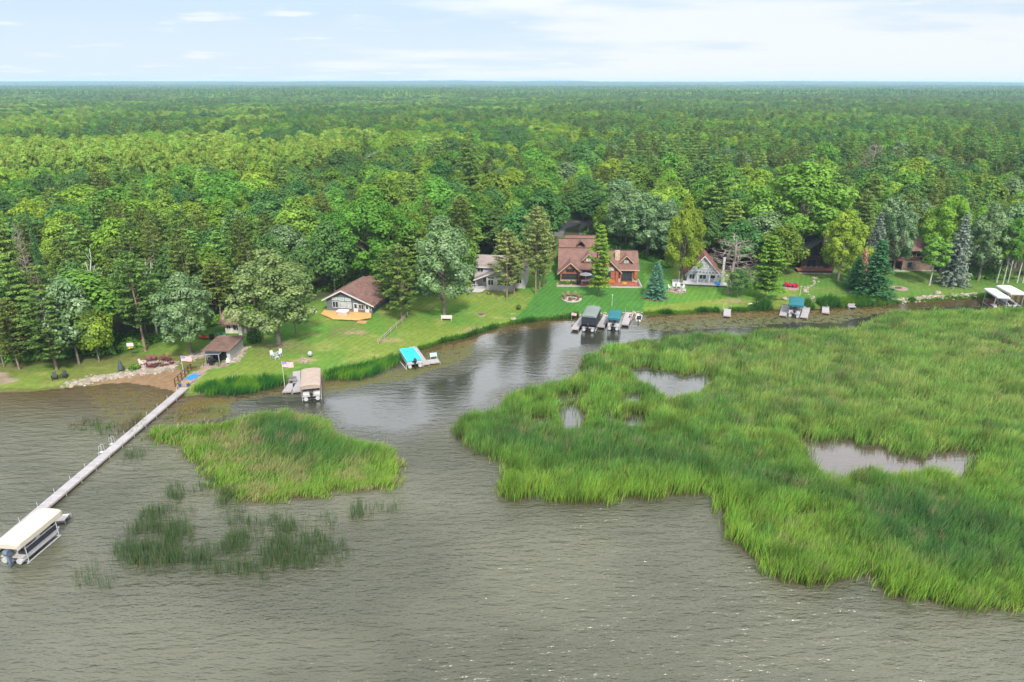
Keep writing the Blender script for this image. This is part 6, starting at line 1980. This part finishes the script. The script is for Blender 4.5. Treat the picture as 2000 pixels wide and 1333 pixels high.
x, y, z = at(279, 714); chair('adirondack_chair', x, y, z + .05, 1.5, mat('chair_pink', (.62, .48, .46), .6), 'pale pinkish chair at the left of the stone fire circle', 'chair', None, 1.1)
x, y, z = at(321, 717); o = thing('lounge_bench', (x, y, z + .08), .5, 'brown low bench on the right of the stone fire circle', 'bench')
MB().box(-.7, .7, -.25, .25, .3, .38).build('seat', BRN, o)
for q in (-1, 1): MB().box(q * .6 - .06, q * .6 + .06, -.22, .22, 0, .299).build('leg', BRN, o)
x, y, z = at(237, 724); o = thing('chiminea', (x, y, z), 0, 'dark cone shaped outdoor stove on the grass left of the fire circle', 'outdoor stove')
MB().tube((0, 0, .25), (0, 0, .9), .5, .38, 10).tube((0, 0, .9), (0, 0, 1.9), .38, .12, 10).build('body', mat('stove_slate', (.045, .06, .065), .6, .3), o)
for k in range(3): MB().tube((.4 * math.cos(k * 2.1), .4 * math.sin(k * 2.1), 0), (.3 * math.cos(k * 2.1), .3 * math.sin(k * 2.1), .3), .04, .04, 5).build('leg', BLACK, o)


def kayak(px, py, rz_, m, label, Ld=3.6, name='kayak'):
    x, y, z = at(px, py)
    o = thing(name, (x, y, z + .12), rz_, label, 'kayak')
    vs = []; fs = []
    N_ = 9
    for i in range(N_):
        t = i / (N_ - 1); r = .36 * math.sin(math.pi * min(max(t, .03), .97)) ** .6; zz = .18 * (2 * t - 1) ** 2
        for k in range(8): a_ = k * math.pi / 4; vs.append((r * math.cos(a_), (t - .5) * Ld, zz + .2 + .2 * math.sin(a_) * (r / .36)))
    for i in range(N_ - 1):
        for k in range(8): fs.append((i * 8 + k, i * 8 + (k + 1) % 8, (i + 1) * 8 + (k + 1) % 8, (i + 1) * 8 + k))
    fs += [tuple(range(8))[::-1], tuple(range((N_ - 1) * 8, N_ * 8))]
    MB().add(vs, fs).build('hull', m, o, smooth=True)
    MB().prism([(.2 * math.cos(a_), .5 * math.sin(a_)) for a_ in np.arange(0, 6.28, .5)], .395, .43).build('cockpit', BLACK, o)
    return o


kayak(237, 684, 1.5, mat('kayak_yellow', (.72, .42, .02), .4), 'yellow kayak lying on the grass under the trees left of the backboard', 4.4)
kayak(399, 662, 1.2, mat('kayak_red', (.55, .05, .02), .4), 'red kayak behind the oak trunk next to the old cabin', 2.6)
kayak(1471, 596, -1.0, PLW, 'white paddle board lying at the shore reeds below the layered pine', 3.4, 'paddle_board')
kayak(1481, 597, -.5, mat('board_turquoise', (.10, .48, .45), .4), 'turquoise paddle board beside the white one at the shore', 2.6, 'paddle_board')
kayak(1629, 590, -.9, mat('canoe_green', (.02, .26, .22), .4), 'dark teal canoe lying on the grass above the lone short dock', 3.2, 'canoe')
kayak(433, 658, 1.0, mat('kayak_teal', (.05, .26, .28), .4), 'teal kayak leaning in front of the old cabin window', 2.6)
kayak(216, 684, 1.6, mat('kayak_dark', (.06, .055, .055), .5), 'dark upturned kayak left of the yellow kayak under the trees', 3.2)
x, y, z = at(414, 662); o = thing('barrel', (x, y, z - .05), 0, 'black barrel right of the red kayak by the old cabin', 'barrel'); MB().tube((0, 0, 0), (0, 0, .9), .42, .42, 12).build('drum', BLACK, o); MB().tube((0, 0, .9), (0, 0, .96), .45, .45, 12).build('lid', BLACK, o)
x, y, z = at(259, 698); o = thing('backboard', (x, y, z), .2, 'white backboard on a thin pole right of the yellow kayak', 'backboard')
MB().box(-.55, .55, -.03, .03, 2.0, 2.65).build('board', PLW, o); MB().tube((0, .08, -.2), (0, .08, 2.4), .04, .04, 6).build('pole', BRN, o)
x, y, z = at(606, 697); o = thing('grill', (x, y, z), 0, 'grey covered round grill on the lawn above the tan canopy', 'grill')
MB().ball((0, 0, .55), (.42, .42, .48), 10, 7, .04).build('cover', mat('cover_grey', (.30, .30, .31), .7), o); MB().tube((0, 0, 0), (0, 0, .3), .25, .3, 8).build('base', BLACK, o)
LG = mat('chair_pale_grey', (.40, .43, .43), .6)
for px, py, rz_ in ((534, 698, .9), (546, 695, -.2), (540, 702, 2.2)):
    x, y, z = at(px, py); chair('adirondack_chair', x, y, z, rz_, LG, 'pale grey chair in the small group on the lawn right of the boathouse', 'chair', 'pale grey chairs on the lawn', 1.1)
a = at(739, 673); b = at(796, 620)
Ld, rz_ = frame2(a[:2], b[:2])
RAIL = mat('rail_weathered', (.24, .205, .16), .9, .25)
o = thing('rail_fence', (a[0], a[1], 0), rz_, 'weathered split rail fence running up the lawn right of the grey house', 'fence')
npst = 6
zs = [ground(a[0] + (b[0] - a[0]) * k / 5, a[1] + (b[1] - a[1]) * k / 5) for k in range(6)]
for k in range(6): MB().box(-.08, .08, Ld * k / 5 - .08, Ld * k / 5 + .08, zs[k] - .4, zs[k] + 1.15).build('post', RAIL, o)
for k in range(5):
    for hh in (.45, .9): MB().tube((.03, Ld * k / 5, zs[k] + hh), (-.03, Ld * (k + 1) / 5, zs[k + 1] + hh), .06, .05, 5).build('rail', RAIL, o)
x, y, z = at(872, 626); o = thing('bench', (x, y, z), -.05, 'pale wooden garden bench below the big silver grey tree', 'bench')
BW = mat('bench_weathered', (.46, .42, .38), .8)
MB().box(-1.1, 1.1, -.25, .25, .42, .48).build('seat', BW, o); MB().box(-1.1, 1.1, .2, .26, .5, 1.0).build('backrest', BW, o)
for q in (-1, 1): MB().box(q * 1.0 - .05, q * 1.0 + .05, -.25, .26, 0, .419).build('leg', BW, o)
bush(1013, 605, .5, 1.1, 'small dark shrub alone on the lawn below the pale pines', 'dark', 160)
bush(499, 668, 1.6, 2.2, 'dark rounded bush on the lawn left of the big oak trunk', 'dark', 420)
bush(264, 723, .9, .9, 'low green bush left of the stone fire circle', 'green', 220)
for px, r in ((1537, .8), (1545, .8), (1552, .8)): bush(px, 561 + (px - 1545) * .1, r, 1.0, 'magenta red flowering shrub in the ringed bed left of the stone path', FLOWER, 220, 'red shrubs in the ringed bed')
disc(1543, 563, 2.0, 'flower_bed', 'ringed bed with red shrubs on the lawn below the dark cabin', 'flower bed', PAVE, .04, None, False)
disc(1280, 582, 3.0, 'flower_bed', 'edged bed around the blue green spruce bush', 'flower bed', mat('mulch', (.17, .10, .07)), .03, None, False, .8)
disc(1117, 585, 2.2, 'fire_pit', 'pale stone fire circle on the emerald lawn of the log house', 'fire pit', CONC, .06, .6)
for k, ang in enumerate((.3, 1.1, 1.9, 2.6, 3.5, 4.4, 5.3)):
    x, y, z = at(1117, 584); x += 1.75 * math.cos(ang); y += 1.75 * math.sin(ang)
    chair('adirondack_chair', x, y, ground(x, y) + .06, ang - math.pi / 2, mat('chair_brown', (.20, .10, .075), .7), 'brown chair in the ring round the log house fire circle', 'chair', 'brown chairs round the log house fire circle', 1.05)
rock(1532, 586, .8, 'large pale boulder left of the square teal canopy'); rock(1831, 574, .8, 'large pale boulder on the shore below the birch'); rock(1745, 571, .5, 'flat pale stone on the grass right of the shore spruce')
rock(1002, 626, .7, 'grey boulder at the lawn corner between white house and log house lawns')


def stones(name, label, pts, n, r, spread, seed, m=ROCK, cat='rocks', zoff=0):
    g = random.Random(seed); mb = MB()
    wp = [at(*p)[:2] for p in pts]
    seg = [math.hypot(wp[i + 1][0] - wp[i][0], wp[i + 1][1] - wp[i][1]) for i in range(len(wp) - 1)]
    for _ in range(n):
        t = g.uniform(0, sum(seg)); i = 0
        while i < len(seg) - 1 and t > seg[i]: t -= seg[i]; i += 1
        f = t / seg[i]; x = wp[i][0] + (wp[i + 1][0] - wp[i][0]) * f + g.gauss(0, spread); y = wp[i][1] + (wp[i + 1][1] - wp[i][1]) * f + g.gauss(0, spread)
        q = r * g.uniform(.5, 1.5)
        mb.ball((x, y, float(hz(x, y)) + q * .15 + zoff), (q, q * g.uniform(.7, 1.1), q * .6), 6, 4, .2)
    return tag(mb.build(name, m), label, cat, kind='stuff')


stones('riprap', 'band of pale riprap stones above the sand beach', [(136, 751), (180, 742), (240, 733), (300, 725), (340, 718)], 620, .24, .62, 3)
stones('riprap', 'pale stones along the right wall of the boathouse', [(455, 708), (468, 695), (478, 680)], 150, .2, .35, 4)
stones('riprap', 'stones around the oak trunk left of the boathouse', [(372, 700), (388, 694), (404, 692)], 200, .22, .8, 5)
stones('riprap', 'small stones around the flared oak trunk', [(525, 678), (545, 676), (565, 672)], 70, .16, .6, 6, STONE_B)
stones('shore_rocks', 'pale rocks along the right shore by the brown house lawn', [(1756, 589), (1790, 585), (1830, 581), (1870, 579), (1912, 577)], 260, .30, .55, 7)
stones('shore_rocks', 'pale rocks along the water edge of the log house lawn', [(1060, 623), (1112, 618), (1132, 616), (1210, 613), (1250, 612)], 90, .26, .3, 8)
stones('path_stones', 'pale stepping stones winding down from the dark cabin to the docks', [(1592, 542), (1590, 556), (1572, 568), (1588, 580), (1583, 594)], 60, .26, .3, 9)
stones('path_stones', 'flat stones of the short path above the tan canopy', [(592, 711), (597, 703)], 40, .24, .35, 10, PAVE)
# driveway behind the log house
p = [at(1084, 462), at(1092, 446), at(1120, 436), at(1160, 433), at(1230, 433)]
RD = mat('asphalt', (.10, .098, .105), .9, .2, 2)


def ribbon(pts, w, name, m, lift_=.03):
    mb = MB(); P = []
    for i in range(len(pts) - 1):
        for t in np.linspace(0, 1, 9)[:-1]: P.append((pts[i][0] + (pts[i + 1][0] - pts[i][0]) * t, pts[i][1] + (pts[i + 1][1] - pts[i][1]) * t))
    P.append(pts[-1][:2])
    L_, R_ = [], []
    for i, (x, y) in enumerate(P):
        a_ = P[max(i - 1, 0)]; b_ = P[min(i + 1, len(P) - 1)]; d = np.array([b_[0] - a_[0], b_[1] - a_[1]]); d /= np.hypot(*d)
        for s_, l_ in ((-1, L_), (1, R_)):
            xx, yy = x - d[1] * s_ * w / 2, y + d[0] * s_ * w / 2
            l_.append((xx, yy, float(hz(xx, yy)) + lift_))
    n_ = len(P)
    return tag(mb.add(L_ + R_, [(i, i + 1, n_ + i + 1, n_ + i) for i in range(n_ - 1)]).build(name, m), kind='structure')


ribbon([q[:2] for q in p], 4.5, 'road', RD)
ribbon([at(1150, 436)[:2], at(1144, 450)[:2], at(1148, 466)[:2]], 4.5, 'driveway', RD, .036)
